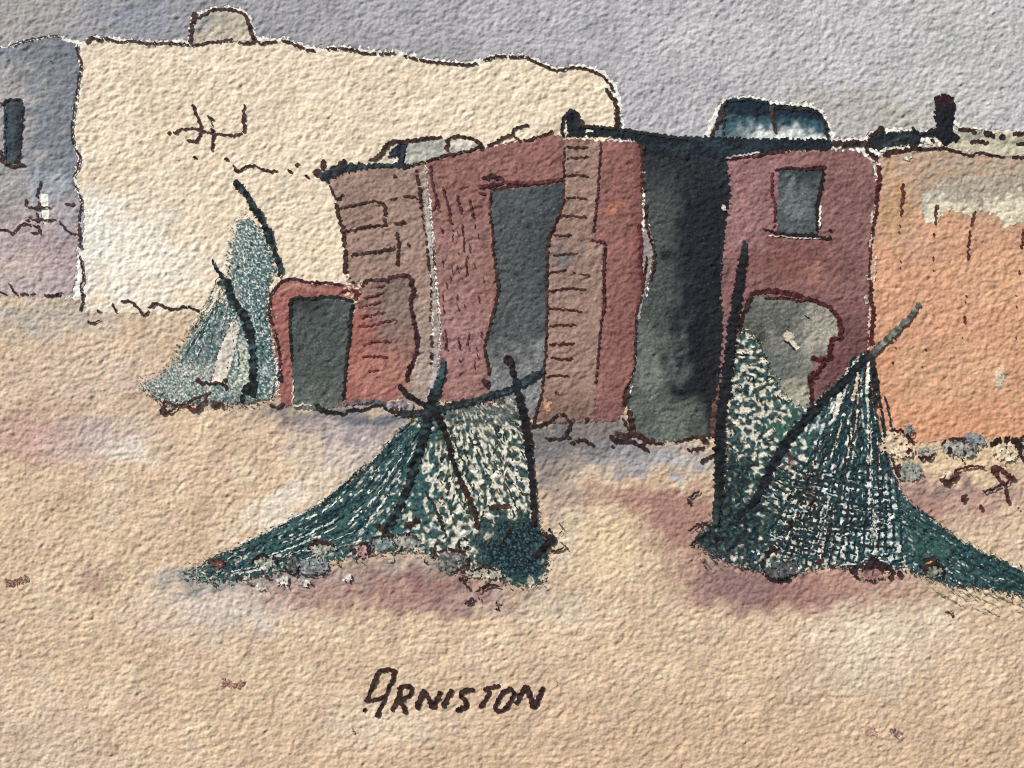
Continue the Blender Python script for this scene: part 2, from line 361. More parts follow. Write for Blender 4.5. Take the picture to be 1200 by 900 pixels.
# ================================================================== the long cream house
h = thing('cream_house', 'long cream house with a rounded right end and a small arched chimney', 'house', 420, 366)
CH = [(92, 60), (97, 57), (101, 53), (108, 47), (128, 46), (150, 51), (200, 52), (225, 54), (250, 51), (298, 50), (312, 51), (330, 49), (342, 52), (370, 61), (405, 59), (430, 64), (463, 64), (500, 74), (545, 77), (562, 76), (585, 68), (617, 70), (630, 76), (652, 85),
      (670, 80), (685, 82), (704, 89), (714, 98), (717, 112), (720, 125), (721, 140), (720, 160), (690, 172), (500, 200), (410, 225), (408, 335), (340, 345), (322, 420), (240, 368), (180, 368), (118, 366), (98, 362), (101, 345), (101, 320), (98, 296), (100, 280), (103, 262), (100, 245),
      (94, 225), (90, 210), (97, 190), (96, 182), (90, 170), (88, 150), (94, 115), (96, 95), (97, 75)]
def ch_col(x, y):
    c = const(C(222, 203, 176), x.shape)
    c = mix(c, C(224, 208, 178), 0.8*sst(420, 680, x+40*samp(WARP1, x, y)))
    c = mix(c, C(216, 194, 164), 0.6*sst(0.1, 1.4, samp(BIG, x+900, y)))
    c = mix(c, C(216, 192, 160), 0.6*sst(0.7, 1.8, samp(MOTT, x*0.8, y*0.8)))
    c = mix(c, C(224, 219, 206), 0.85*blob(x, y, 138, 300, 105, 70, 1.0, 10))
    c = mix(c, C(232, 231, 226), 0.5*blob(x, y, 112, 265, 24, 40))
    c = mix(c, C(222, 204, 172), 0.7*blob(x, y, 245, 255, 50, 40))
    c = mix(c, C(224, 196, 168), 0.5*blob(x, y, 245, 262, 22, 20))
    c = mix(c, C(220, 202, 166), 0.7*blob(x, y, 370, 290, 46, 40))
    return grain(c, x, y, 0.035, 0.035, 0.03)
wash('wall', CH, L_WALL-0.14, ch_col, h)
strokes('outline', [[[(102, 52), (107, 45), (115, 47), (128, 45)], 4.2], [[(128, 46), (140, 50), (155, 48), (175, 51), (200, 51), (222, 53)], 3], [[(300, 46), (305, 52), (312, 50), (325, 49)], 3], [[(330, 47), (340, 50), (355, 56), (370, 60)], 3.6],
    [[(382, 57), (405, 57), (425, 62), (450, 63), (463, 62)], 3], [[(473, 66), (490, 70), (500, 72), (530, 75), (545, 76), (560, 75)], 3.4], [[(566, 71), (585, 66), (600, 67), (617, 68), (630, 74), (652, 83), (670, 79), (685, 81), (704, 88), (714, 98), (718, 107)], 3.4],
    [[(709, 104), (714, 110), (719, 118), (723, 130), (723, 150)], [4, 6, 7]]], L_INK, INK, h, 3)
ch = wash('chimney', [(226, 53), (229, 20), (238, 19), (250, 13), (272, 12), (285, 16), (291, 24), (297, 47), (270, 49), (250, 51)], L_PART,
     lambda x, y: grain(mix(const(C(188, 176, 156), x.shape), C(158, 156, 154), blob(x, y, 240, 25, 26, 16)), x, y, 0.05), h, 0.8)
strokes('outline', [[[(228, 14), (227, 25), (224, 40), (223, 52)], [7, 5.5, 5, 6]], [[(230, 22), (240, 17), (247, 13), (262, 11), (274, 11)], 3.8], [[(270, 12), (280, 14), (288, 20), (293, 32), (298, 50)], [4, 4, 5, 5]], [[(225, 54), (240, 51), (255, 49), (273, 46)], 3.2], [[(279, 51), (290, 51), (299, 50)], 3]], L_INK, INK, ch, 4)
strokes('window_bars', [[[(197, 155), (200, 157)], 7.5], [[(203, 156), (215, 152), (230, 151), (244, 155), (258, 158), (275, 159), (284, 156), (287, 150)], 3], [[(287, 122), (286, 133), (285, 142), (287, 151)], [2.4, 3, 5, 3.6]], [[(226, 122), (229, 132), (234, 143), (236, 152), (233, 161), (229, 166), (219, 164)], [4, 3.6, 3.6, 4]],
    [[(243, 136), (251, 141)], 3], [[(249, 150), (250, 163), (249, 178)], 4], [[(248, 138), (249, 150)], 1.6]], L_INK, INK, h, 3)
strokes('foot_marking', [[[(273, 193), (278, 201), (290, 195), (300, 194)], 3.4], [[(300, 195), (312, 200), (326, 201)], 3], [[(337, 199), (343, 203)], 4], [[(346, 195), (350, 191)], 5], [[(357, 206), (363, 208)], 4], [[(226, 185), (231, 186)], 4], [[(263, 186), (268, 187)], 4.5],
    [[(103, 376), (110, 379), (118, 374)], [4, 3, 1.2]], [[(114, 363), (118, 365)], 4], [[(132, 355), (137, 367)], 2.6], [[(142, 354), (153, 353), (163, 362), (170, 369), (178, 358), (184, 355), (190, 358), (203, 363), (213, 360), (222, 360), (229, 363), (237, 366)], 3.4], [[(245, 366), (252, 366)], 5.5, INKB]], L_INK, INK, h, 3)

# ================================================================== the middle brick house
h = thing('brick_house', 'rust red brick house with a tall dark doorway and a striped brick pillar', 'house', 600, 492)
BW = [(383, 208), (400, 200), (430, 196), (470, 195), (498, 190), (502, 260), (503, 320), (506, 380), (506, 440), (500, 474), (470, 472), (470, 420), (470, 345), (462, 328), (430, 328), (408, 332), (405, 300), (402, 275), (396, 245), (390, 225)]
def tan_col(x, y):
    c = const(C(155, 125, 111), x.shape)
    c = mix(c, C(158, 136, 120), 0.8*sst(300, 420, y)); c = mix(c, C(136, 106, 96), 0.5*sst(0.3, 1.4, samp(MOTT, x, y)))
    c = mix(c, C(168, 146, 136), 0.7*blob(x, y, 495, 430, 20, 60))
    return grain(c, x, y, 0.08, 0.06, 0.05)
bw = wash('brick_wall', BW, L_WALL, tan_col, h)
strokes('brick_lines', [[[(384, 212), (388, 222), (394, 233), (398, 231), (405, 226)], 3], [[(398, 244), (415, 241), (437, 236), (450, 238)], 3.2], [[(450, 238), (451, 248), (451, 262)], 4.4], [[(403, 271), (420, 268), (430, 265), (455, 264)], 3.2], [[(461, 262), (468, 262), (475, 260)], [3, 4, 6]],
    [[(465, 272), (467, 290), (466, 312)], 3.8], [[(411, 299), (425, 297), (440, 295), (465, 291)], 3.6], [[(477, 286), (480, 288)], 6], [[(456, 234), (466, 231)], 1.8], [[(472, 231), (480, 230), (490, 233)], [3, 4, 3]], [[(460, 206), (465, 208)], 4]], L_INK, C(66, 36, 30), bw, 3)
strokes('outline', [[[(393, 238), (397, 255), (402, 272), (403, 290)], 4.4], [[(406, 292), (405, 305), (404, 321)], 5]], L_INK, INK, bw, 4)
wash('corner_strip', [(495, 200), (499, 196), (502, 230), (505, 270), (509, 330), (515, 375), (514, 420), (512, 445), (504, 470), (500, 470), (507, 430), (508, 380), (504, 320), (499, 270)], L_PART,
     lambda x, y: grain(mix(mix(const(C(164, 148, 136), x.shape), C(178, 170, 160), blob(x, y, 500, 285, 10, 40)), C(172, 162, 166), sst(400, 450, y)), x, y, 0.08), h, 1.4)
FW = [(500, 189), (525, 182), (552, 177), (570, 173), (600, 166), (625, 163), (648, 156), (660, 163), (704, 165), (752, 166), (753, 230), (751, 280), (752, 310), (754, 335), (748, 362), (745, 385), (744, 420), (740, 440), (735, 460), (731, 482), (722, 494), (690, 494), (640, 496), (575, 480),
      (560, 476), (520, 470), (512, 465), (515, 420), (517, 375), (512, 330), (508, 270), (504, 230)]
def red_col(x, y):
    c = const(C(143, 95, 89), x.shape)
    c = mix(c, C(154, 110, 104), 0.8*(1-sst(540, 600, x))*sst(230, 280, y)); c = mix(c, C(158, 114, 114), 0.8*blob(x, y, 545, 400, 30, 60))
    c = mix(c, C(150, 102, 98), 0.8*blob(x, y, 525, 445, 40, 26)); c = mix(c, C(136, 84, 78), 0.7*sst(700, 720, x)); c = mix(c, C(120, 66, 66), 0.6*sst(736, 750, x))
    c = mix(c, C(126, 78, 74), 0.5*blob(x, y, 640, 185, 60, 14)); c = mix(c, C(150, 104, 92), 0.6*blob(x, y, 520, 205, 20, 12))
    c = mix(c, C(184, 112, 84), 0.8*blob(x, y, 722, 243, 9, 6, 0.5, 3)); c = mix(c, C(132, 86, 84), 0.8*sst(462, 482, y)*(x > 690))
    return grain(c, x, y, 0.09, 0.07, 0.06)
fw = wash('front_wall', FW, L_WALL+0.03, red_col, h)
rng = np.random.default_rng(5)
hat = [[[(504, 193), (506, 210), (508, 224), (512, 232), (515, 248)], 3.2], [[(519, 219), (523, 234), (526, 246), (528, 259), (531, 264)], 3], [[(536, 228), (538, 240), (541, 251)], 3.2], [[(551, 233), (552, 245), (555, 257)], 3], [[(517, 266), (518, 274)], 3], [[(529, 268), (532, 270)], 2.4], [[(541, 262), (543, 280), (544, 296)], 2], [[(537, 221), (548, 219)], 1.6], [[(547, 300), (547, 325)], 1.8],
       [[(511, 234), (508, 249)], 2], [[(523, 330), (524, 338)], 2], [[(536, 345), (536, 352)], 2.4], [[(522, 385), (523, 400), (521, 410)], 2], [[(537, 395), (539, 410)], 2.2], [[(550, 390), (547, 405)], 2], [[(522, 408), (525, 411)], 4], [[(539, 421), (539, 425)], 3], [[(556, 262), (557, 268)], 1.6]]
hat += [[[(float(a), float(b)), (float(a)+0.6, float(b)+float(l))], 1.3] for a, b, l in zip(rng.uniform(516, 566, 26), rng.uniform(270, 440, 26), rng.uniform(2, 12, 26))]
strokes('hatching', hat, L_INK, C(88, 42, 42), fw, 2.4)
strokes('outline', [[[(488, 199), (490, 214), (492, 228), (494, 247)], [5, 4, 3]], [[(495, 250), (497, 268), (500, 278)], 2], [[(499, 280), (501, 296), (503, 318)], 3.2], [[(505, 325), (505, 360), (503, 380)], 2], [[(505, 393), (506, 412), (505, 430)], 3.6], [[(508, 290), (509, 318)], 1.8]], L_INK, INK, fw, 3, dry=0.3)
strokes('outline', [[[(752, 172), (752, 200), (751, 225)], 3, C(90, 34, 34)], [[(748, 262), (751, 285), (750, 310), (752, 325), (753, 340)], 4.6, C(96, 34, 36)], [[(758, 300), (752, 345), (747, 362), (745, 385), (744, 420), (741, 440), (735, 455)], 2.8], [[(735, 452), (732, 470), (728, 472)], [4, 9, 6]], [[(737, 480), (741, 505), (743, 512)], [6, 8, 8]], [[(729, 490), (738, 505)], [4, 3]]], L_INK, INK, fw, 3)
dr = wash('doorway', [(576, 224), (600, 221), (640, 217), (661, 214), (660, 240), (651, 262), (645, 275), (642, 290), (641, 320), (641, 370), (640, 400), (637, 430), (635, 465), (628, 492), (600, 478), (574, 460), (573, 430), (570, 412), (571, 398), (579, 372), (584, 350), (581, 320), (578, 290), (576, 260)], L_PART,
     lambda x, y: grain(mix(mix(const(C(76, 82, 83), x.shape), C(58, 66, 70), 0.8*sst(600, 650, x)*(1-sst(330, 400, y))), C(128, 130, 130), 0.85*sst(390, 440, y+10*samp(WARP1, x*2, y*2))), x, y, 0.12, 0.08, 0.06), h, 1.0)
strokes('outline', [[[(576, 224), (574, 242), (575, 258), (578, 275), (577, 290), (580, 305), (583, 330), (583, 345), (578, 368), (571, 392), (568, 405), (570, 420), (573, 432), (572, 440)], [3, 3, 3, 5, 4, 3, 5]], [[(564, 446), (570, 448), (574, 455)], [6, 10, 5]], [[(576, 222), (605, 218), (640, 214), (662, 210)], 3.2],
    [[(661, 172), (660, 195), (661, 215), (660, 235), (653, 258), (646, 270), (642, 285), (641, 320), (641, 360), (640, 400), (638, 430), (635, 460), (628, 485), (624, 498)], [2.6, 3, 4, 4, 3, 3.2, 4]]], L_INK, INK, dr, 3)
strokes('lintel', [[[(564, 209), (578, 207), (590, 210)], [4, 7, 4], C(70, 30, 36)], [[(560, 219), (578, 217), (590, 215)], [4, 5, 3], C(80, 30, 34)], [[(588, 212), (605, 214), (640, 213), (658, 208)], 4, C(100, 44, 44)], [[(570, 228), (560, 226)], 3, C(84, 36, 36)]], L_INK+0.15, C(84, 36, 36), dr, 4)
pil = wash('pilaster', [(662, 166), (704, 165), (702, 195), (700, 230), (697, 260), (695, 282), (707, 286), (707, 310), (706, 340), (705, 370), (702, 400), (699, 440), (695, 494), (640, 496), (632, 490), (637, 450), (641, 400), (642, 350), (643, 290), (650, 270), (658, 250), (661, 215)], L_PART+0.08,
     lambda x, y: grain(mix(mix(const(C(150, 118, 105), x.shape), C(112, 112, 112), 0.9*blob(x, y, 660, 300, 20, 16)), C(126, 96, 84), sst(440, 480, y)), x, y, 0.09, 0.06, 0.05), h, 1.1)
strokes('brick_lines', [[(663, 172), (675, 173), (690, 173)], [(664, 187), (678, 185), (690, 184)], [(664, 207), (678, 205), (690, 208)], [(663, 231), (675, 232), (688, 233)], [(654, 254), (670, 253), (687, 256)], [(648, 276), (660, 276), (670, 275)], [(648, 300), (662, 298), (677, 297)], [(644, 320), (655, 318), (664, 317)], [[(671, 319), (674, 320)], 3], [[(680, 322), (690, 322)], 2], [(643, 341), (665, 338), (687, 339)],
    [(642, 362), (665, 363), (682, 366)], [(643, 383), (660, 381), (675, 381)], [(643, 404), (660, 403), (673, 402)], [(645, 419), (660, 421), (672, 420)], [(640, 442), (655, 440), (667, 441)], [[(650, 461), (655, 461)], 4]], L_INK, C(72, 34, 30), pil, 3)
strokes('outline', [[[(704, 167), (702, 195), (700, 225), (697, 255), (695, 272)], 2.6], [[(691, 282), (700, 283), (709, 284)], 3.4], [[(709, 285), (708, 305), (707, 325), (708, 345), (706, 370)], 4], [[(705, 372), (702, 400), (700, 425), (698, 450)], 2.4]], L_INK, C(78, 32, 32), pil, 3)
wash('pale_edge', [(757, 256), (762, 270), (766, 285), (765, 300), (761, 322), (754, 352), (748, 378), (745, 365), (751, 345), (754, 330), (753, 300), (752, 280)], L_PART, lambda x, y: grain(const(C(146, 138, 134), x.shape), x, y, 0.1), h, 0.8)
wash('orange_patch', [(637, 468), (645, 470), (647, 480), (641, 484), (636, 478)], L_SUB, lambda x, y: grain(const(C(196, 142, 112), x.shape), x, y, 0.1), h, 1.5)
rf = strokes('roof_edge', [[[(371, 203), (382, 207), (397, 199), (412, 196), (428, 195), (450, 194), (465, 194), (480, 196)], [9, 13, 11, 10, 7, 6, 6, 7], C(32, 44, 52)], [[(371, 198), (372, 208)], 8], [[(380, 187), (378, 200)], 6], [[(396, 192), (404, 189), (395, 198)], 5], [[(480, 195), (500, 189), (515, 184)], 2.6],
    [[(515, 184), (530, 181), (545, 178), (558, 174), (565, 172)], 3.4], [[(571, 171), (582, 167), (586, 163), (600, 158)], 4], [[(599, 157), (604, 151), (617, 147), (619, 149)], 3.4], [[(601, 158), (607, 164), (615, 165), (630, 161), (640, 157), (648, 153)], 3]], L_INK, INK, h, 4)
sk = wash('skylight', [(452, 190), (458, 176), (466, 168), (480, 167), (505, 163), (521, 163), (524, 168), (538, 162), (550, 164), (560, 170), (562, 175), (545, 178), (525, 182), (500, 188), (478, 193), (460, 193)], L_PART,
     lambda x, y: grain(mix(mix(const(C(166, 166, 156), x.shape), C(206, 200, 184), blob(x, y, 545, 167, 16, 7, 0.5, 3)), C(206, 198, 182), blob(x, y, 462, 189, 8, 4, 0.4, 2)), x, y, 0.06), h, 0.8)
wash('dark_pane', [(455, 187), (459, 177), (468, 169), (478, 169), (476, 180), (474, 191), (466, 193), (467, 185), (461, 184)], L_PART+0.12, lambda x, y: grain(const(C(40, 48, 68), x.shape), x, y, 0.14), sk, 0.8)
strokes('frame', [[[(432, 189), (440, 186), (447, 180), (452, 172), (462, 166), (470, 167), (480, 165), (498, 163), (508, 162), (518, 161)], [5, 6, 6, 5, 5, 3.6]], [[(525, 163), (524, 172), (524, 178)], 6], [[(524, 164), (535, 160), (545, 161), (556, 164), (562, 168), (566, 176)], [5, 4, 4.4, 7]], [[(472, 172), (471, 180), (470, 192)], [6, 7, 7], C(26, 32, 48)],
    [[(456, 181), (463, 178), (471, 176)], [6, 12, 14], C(28, 36, 56)]], L_INK+0.1, INK, sk, 4)
stn = [[[(622, 500), (635, 498), (645, 494), (652, 488), (660, 485), (664, 490), (668, 498), (664, 508), (662, 513)], 4.4], [[(638, 513), (650, 514), (660, 513), (670, 513)], 3.4], [[(668, 520), (676, 516), (684, 515), (690, 519), (697, 522)], 4], [[(685, 490), (690, 491)], 5], [[(714, 510), (722, 517), (735, 516), (748, 521), (760, 529)], [6, 8, 5, 4.6]], [[(716, 523), (719, 524)], 6], [[(720, 508), (735, 512)], 7, C(70, 50, 50)]]
strokes('foot_marking', stn, L_INK, C(52, 30, 34), h, 4)

# ================================================================== the low outhouse before it
h = thing('red_outhouse', 'small low red outhouse with a dark doorway leaning on the brick house', 'outhouse', 400, 478)
LW = [(316, 365), (319, 345), (326, 334), (334, 329), (350, 329), (372, 332), (395, 333), (412, 334), (425, 332), (450, 328), (472, 324), (482, 329), (485, 345), (485, 365), (488, 395), (486, 420), (480, 445), (470, 467), (440, 472), (404, 476), (330, 476), (327, 460), (327, 435), (322, 405), (318, 385)]
def lw_col(x, y):
    c = const(C(156, 92, 84), x.shape)
    c = mix(c, C(150, 88, 80), 0.6*sst(0.2, 1.4, samp(MOTT, x, y)))
    c = mix(c, C(128, 108, 100), 0.95*blob(x, y, 460, 348, 40, 32, 0.8)); c = mix(c, C(150, 104, 92), 0.8*sst(448, 476, x+8*samp(WARP1, x*2, y*2)))
    c = mix(c, C(176, 114, 100), 0.7*blob(x, y, 440, 440, 40, 34)); c = mix(c, C(166, 98, 86), 0.7*blob(x, y, 420, 400, 12, 50))
    c = mix(c, C(190, 138, 122), 0.5*blob(x, y, 350, 336, 30, 5, 0.6, 3)); c = mix(c, C(126, 106, 97), 0.9*sst(425, 452, x+5*samp(WARP1, x*2, y*2))*(1-sst(365, 440, y)))
    return grain(c, x, y, 0.09, 0.07, 0.05)
lw = wash('wall', LW, L_WALL+0.12, lw_col, h)
wash('pale_edge', [(405, 336), (412, 330), (420, 330), (428, 327), (424, 340), (422, 350), (416, 366), (411, 380), (413, 358), (404, 352), (395, 350), (404, 348)], L_PART, lambda x, y: grain(const(C(200, 176, 146), x.shape), x, y, 0.1), h, 1.4, extra=lambda x, y: samp(EDGE1, x, y) > 0.1)
strokes('outline', [[[(316, 362), (318, 346), (325, 335), (333, 328), (345, 327), (358, 330), (370, 331), (390, 332), (402, 334)], 3.4], [[(315, 358), (316, 370), (319, 382)], 4], [[(322, 388), (325, 402), (328, 418), (328, 440)], 3.4], [[(329, 436), (328, 448)], 7, INKB], [[(316, 474), (325, 477), (333, 472)], 4], [[(412, 330), (416, 332)], 4],
    [[(425, 333), (433, 328), (450, 328), (463, 324), (475, 322), (481, 327), (484, 340), (485, 348)], [3, 3, 5, 4, 5, 6, 6]], [[(483, 345), (481, 358), (484, 372), (488, 392), (489, 405), (486, 418), (480, 432), (477, 448)], [7, 4, 5, 6, 4, 6, 5]], [[(412, 340), (418, 342), (416, 352)], [7, 6, 5], C(100, 36, 36)], [[(401, 342), (410, 340)], 4, C(96, 40, 38)], [[(424, 336), (430, 330), (445, 328)], 3]], L_INK, C(66, 30, 34), h, 3)
strokes('brick_lines', [[(426, 350), (438, 346), (450, 343)], [(420, 361), (432, 357), (444, 354), (453, 351)], [(423, 373), (436, 369), (452, 365)], [(420, 383), (435, 381), (450, 377), (465, 375)], [(424, 405), (436, 401), (447, 400), (459, 400)], [(424, 417), (440, 417), (454, 419)], [(431, 435), (446, 434)], [[(440, 337), (452, 335)], 2]], L_INK, C(110, 42, 38), lw, 2.8)
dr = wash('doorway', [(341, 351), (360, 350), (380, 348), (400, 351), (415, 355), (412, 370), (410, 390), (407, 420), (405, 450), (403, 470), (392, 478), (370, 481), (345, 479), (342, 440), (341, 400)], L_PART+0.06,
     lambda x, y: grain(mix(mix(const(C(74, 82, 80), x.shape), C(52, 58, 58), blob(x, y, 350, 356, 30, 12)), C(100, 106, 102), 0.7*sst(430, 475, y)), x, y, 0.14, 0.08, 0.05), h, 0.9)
strokes('outline', [[[(341, 372), (341, 352), (350, 349), (365, 350), (380, 348), (395, 348), (405, 351), (415, 354)], [5, 5, 4, 4, 4]], [[(341, 350), (340, 380), (341, 400), (342, 425)], 3.4], [[(414, 356), (411, 372), (410, 385), (410, 395), (407, 415), (405, 435), (404, 450), (402, 470)], 4], [[(409, 375), (411, 384)], 6], [[(343, 475), (344, 445)], 2, C(190, 180, 160)], [[(344, 476), (357, 474), (366, 475)], 2.4, C(186, 182, 160)]], L_INK, C(30, 30, 30), dr, 3)
strokes('foot_marking', [[[(370, 474), (378, 481), (395, 483), (402, 485), (412, 480), (425, 480), (438, 475), (448, 474), (452, 478), (460, 482), (475, 482), (488, 481)], [8, 6, 4, 4, 4, 3, 4, 5, 4, 4]], [[(400, 474), (440, 470), (452, 475)], 5, C(98, 96, 100)], [[(460, 470), (465, 480)], 5, C(90, 44, 48)], [[(452, 474), (470, 474), (484, 478)], 9, C(140, 130, 142)]], L_INK, INKB, h, 4)

# ================================================================== the right red house
h = thing('red_house', 'dusky red house with a flat black roof, small grey window and broken archway', 'house', 880, 512)
SW = [(754, 164), (800, 164), (858, 176), (859, 200), (858, 225), (852, 262), (849, 300), (847, 340), (849, 375), (848, 420), (844, 450), (841, 490), (838, 512), (818, 514), (790, 516), (765, 518), (745, 512), (742, 490), (735, 475), (741, 450), (745, 420), (746, 390), (750, 365), (757, 345), (763, 320), (766, 300), (765, 285), (760, 262), (755, 240)]
def sw_col(x, y):
    c = const(C(70, 77, 76), x.shape)
    t = sst(775, 815, x+9*samp(WARP1, x*2, y*2)-0.02*(y-300))
    c = mix(c, C(25, 30, 38), 0.98*t*(1-0.4*sst(450, 520, y))); c = mix(c, C(38, 43, 48), 0.85*(1-sst(190, 250, y)))
    c = mix(c, C(22, 26, 34), 0.9*blob(x, y, 822, 420, 18, 60)); c = mix(c, C(30, 34, 42), 0.8*blob(x, y, 812, 300, 30, 60))
    c = mix(c, C(100, 108, 100), 0.85*blob(x, y, 785, 500, 44, 34, 0.8)); c = mix(c, C(112, 116, 110), 0.8*blob(x, y, 760, 430, 20, 50)); c = mix(c, C(30, 34, 36), 0.8*sst(824, 834, x)*sst(300, 400, y))
    return grain(c, x, y, 0.12, 0.05, 0.04)
sw = wash('side_wall', SW, L_WALL+0.06, sw_col, h, mat=M_DARK)
strokes('outline', [[[(755, 166), (753, 200), (755, 225)], 2.4], [[(757, 240), (757, 262), (762, 280), (767, 296), (766, 312), (762, 330)], [5, 3, 3.4, 3]], [[(733, 512), (740, 508), (752, 512), (760, 518), (766, 513)], [7, 8, 6, 4]], [[(752, 522), (758, 515)], 5], [[(790, 519), (800, 516), (815, 512), (822, 513), (828, 520)], [3, 3, 4, 8]], [[(765, 519), (778, 520)], 3], [[(820, 542), (826, 538), (838, 533)], [8, 4, 3], C(70, 36, 36)], [[(805, 525), (808, 528), (826, 524)], 4]], L_INK, INK, sw, 3)
RW = [(852, 186), (880, 182), (930, 177), (990, 175), (1010, 179), (1021, 190), (1027, 215), (1025, 240), (1021, 270), (1019, 300), (1018, 330), (1017, 380), (1019, 420), (1021, 452), (1022, 480), (960, 520), (880, 520), (838, 510), (838, 470), (842, 450), (845, 420), (848, 380), (845, 345), (847, 300), (851, 262), (857, 225)]
def rw_col(x, y):
    c = const(C(134, 92, 90), x.shape)
    c = mix(c, C(150, 106, 106), 0.85*(1-sst(880, 935, x+10*samp(WARP1, x, y)))*(1-sst(270, 330, y))); c = mix(c, C(124, 72, 66), 0.7*blob(x, y, 930, 305, 70, 28))
    c = mix(c, C(118, 78, 77), 0.85*sst(330, 400, y)*sst(960, 985, x)); c = mix(c, C(104, 62, 64), 0.8*blob(x, y, 985, 440, 34, 60)); c = mix(c, C(150, 104, 106), 0.6*blob(x, y, 850, 420, 10, 80))
    c = mix(c, C(168, 112, 92), 0.5*blob(x, y, 955, 325, 20, 10)); c = mix(c, C(136, 92, 90), 0.6*blob(x, y, 990, 215, 30, 40))
    return grain(c, x, y, 0.09, 0.07, 0.06)
rw = wash('wall', RW, L_WALL+0.1, rw_col, h)
strokes('outline', [[[(1020, 182), (1028, 192), (1030, 210), (1028, 225), (1026, 240)], [4, 5, 6, 5]], [[(1027, 220), (1027, 245), (1022, 270), (1019, 290), (1020, 305)], 3.6], [[(1020, 328), (1020, 350), (1023, 365), (1021, 385), (1021, 405)], [5, 5, 6, 6]], [[(1018, 305), (1018, 326)], 2]], L_INK, C(84, 30, 34), rw, 4)
strokes('chip_marking', [[[(1022, 247), (1021, 262)], 3.4], [[(1020, 275), (1019, 290)], 2.6], [[(1017, 312), (1016, 324)], 4], [[(1015, 342), (1015, 356)], 5], [[(1026, 300), (1024, 330)], 2.6], [[(847, 240), (850, 252)], [5, 3]], [[(1018, 404), (1016, 410)], 3]], L_INK+0.15, C(206, 188, 168), rw, 3, dry=0.3)
wn = wash('window', [(912, 199), (935, 199), (965, 198), (961, 225), (959, 250), (958, 275), (930, 274), (911, 273), (910, 245), (912, 225)], L_PART+0.06,
     lambda x, y: grain(mix(mix(const(C(70, 80, 84), x.shape), C(106, 112, 114), 0.9*blob(x, y, 930, 240, 20, 34)), C(48, 56, 60), 0.9*blob(x, y, 940, 202, 40, 10)), x, y, 0.12), h, 0.8)
strokes('frame', [[[(907, 200), (925, 197), (945, 198), (968, 196)], [3, 4, 4, 6], C(60, 24, 30)], [[(905, 202), (904, 225), (908, 240), (907, 270)], 3, C(100, 36, 40)], [[(965, 200), (960, 225), (957, 245), (957, 272)], 4.2, C(34, 26, 30)], [[(893, 268), (910, 273), (930, 276), (950, 276), (968, 280), (973, 276)], [2, 4, 5, 5, 5, 4], C(40, 24, 28)], [[(971, 269), (974, 270)], 6], [[(961, 240), (960, 268)], 2.6, C(206, 196, 186)], [[(962, 280), (940, 279), (900, 276)], 1.6, C(196, 180, 176)]], L_INK, INK, wn, 4)
AR = [(869, 380), (872, 360), (880, 348), (895, 346), (925, 349), (950, 354), (968, 360), (980, 372), (982, 392), (974, 397), (971, 414), (952, 420), (952, 432), (946, 440), (949, 470), (948, 485), (915, 500), (868, 480), (864, 430)]
def ar_col(x, y):
    c = const(C(116, 116, 108), x.shape)
    c = mix(c, C(86, 90, 84), 0.8*blob(x, y, 905, 370, 44, 24)); c = mix(c, C(160, 154, 138), 0.9*blob(x, y, 965, 390, 30, 34)); c = mix(c, C(92, 98, 96), 0.8*blob(x, y, 915, 430, 30, 26)); c = mix(c, C(160, 156, 134), 0.8*blob(x, y, 930, 462, 24, 18)); c = mix(c, C(66, 68, 62), 0.8*blob(x, y, 880, 392, 18, 26))
    return grain(c, x, y, 0.12, 0.08, 0.05)
ar = wash('archway', AR, L_PART+0.06, ar_col, h, 0.9)
strokes('outline', [[[(866, 390), (870, 372), (876, 356), (880, 346)], [4, 4, 6, 6], C(50, 30, 30)], [[(878, 344), (892, 342), (907, 341), (925, 344), (945, 350), (960, 355), (972, 361), (982, 372), (985, 388), (984, 400)], [6, 7, 7, 7, 6, 5, 6, 6, 7]], [[(982, 396), (974, 400), (971, 412), (971, 420), (958, 421), (950, 418)], [6, 6, 7, 6, 7]], [[(966, 424), (960, 432), (956, 440), (950, 437)], [5, 5, 6, 8]], [[(948, 440), (950, 455), (951, 475)], [8, 6, 5]], [[(895, 350), (920, 349), (940, 354)], 3.6]], L_INK, C(74, 26, 30), ar, 6)
wash('pale_patch', [(916, 394), (922, 387), (930, 391), (931, 400), (937, 408), (933, 411), (926, 404), (920, 399)], L_SUB+0.1, lambda x, y: grain(const(C(204, 192, 172), x.shape), x, y, 0.05), ar, 0.8)
strokes('crack_marking', [[[(918, 399), (925, 403), (932, 411)], 2.4], [[(943, 369), (948, 374)], 2.2]], L_INK, INKB, ar, 2.4)
RFP = [(664, 136), (672, 131), (679, 134), (679, 148), (700, 148), (730, 151), (760, 156), (790, 160), (830, 160), (880, 161), (940, 163), (975, 164), (976, 168), (970, 177), (940, 176), (905, 178), (880, 181), (850, 190), (832, 184), (800, 186), (757, 182), (745, 165), (715, 161), (680, 160), (664, 160)]
rf = wash('roof', RFP, L_PART, lambda x, y: grain(mix(const(C(28, 36, 44), x.shape), C(38, 54, 66), 0.8*blob(x, y, 840, 172, 90, 8)), x, y, 0.18), h, 1.2, mat=M_DARK)
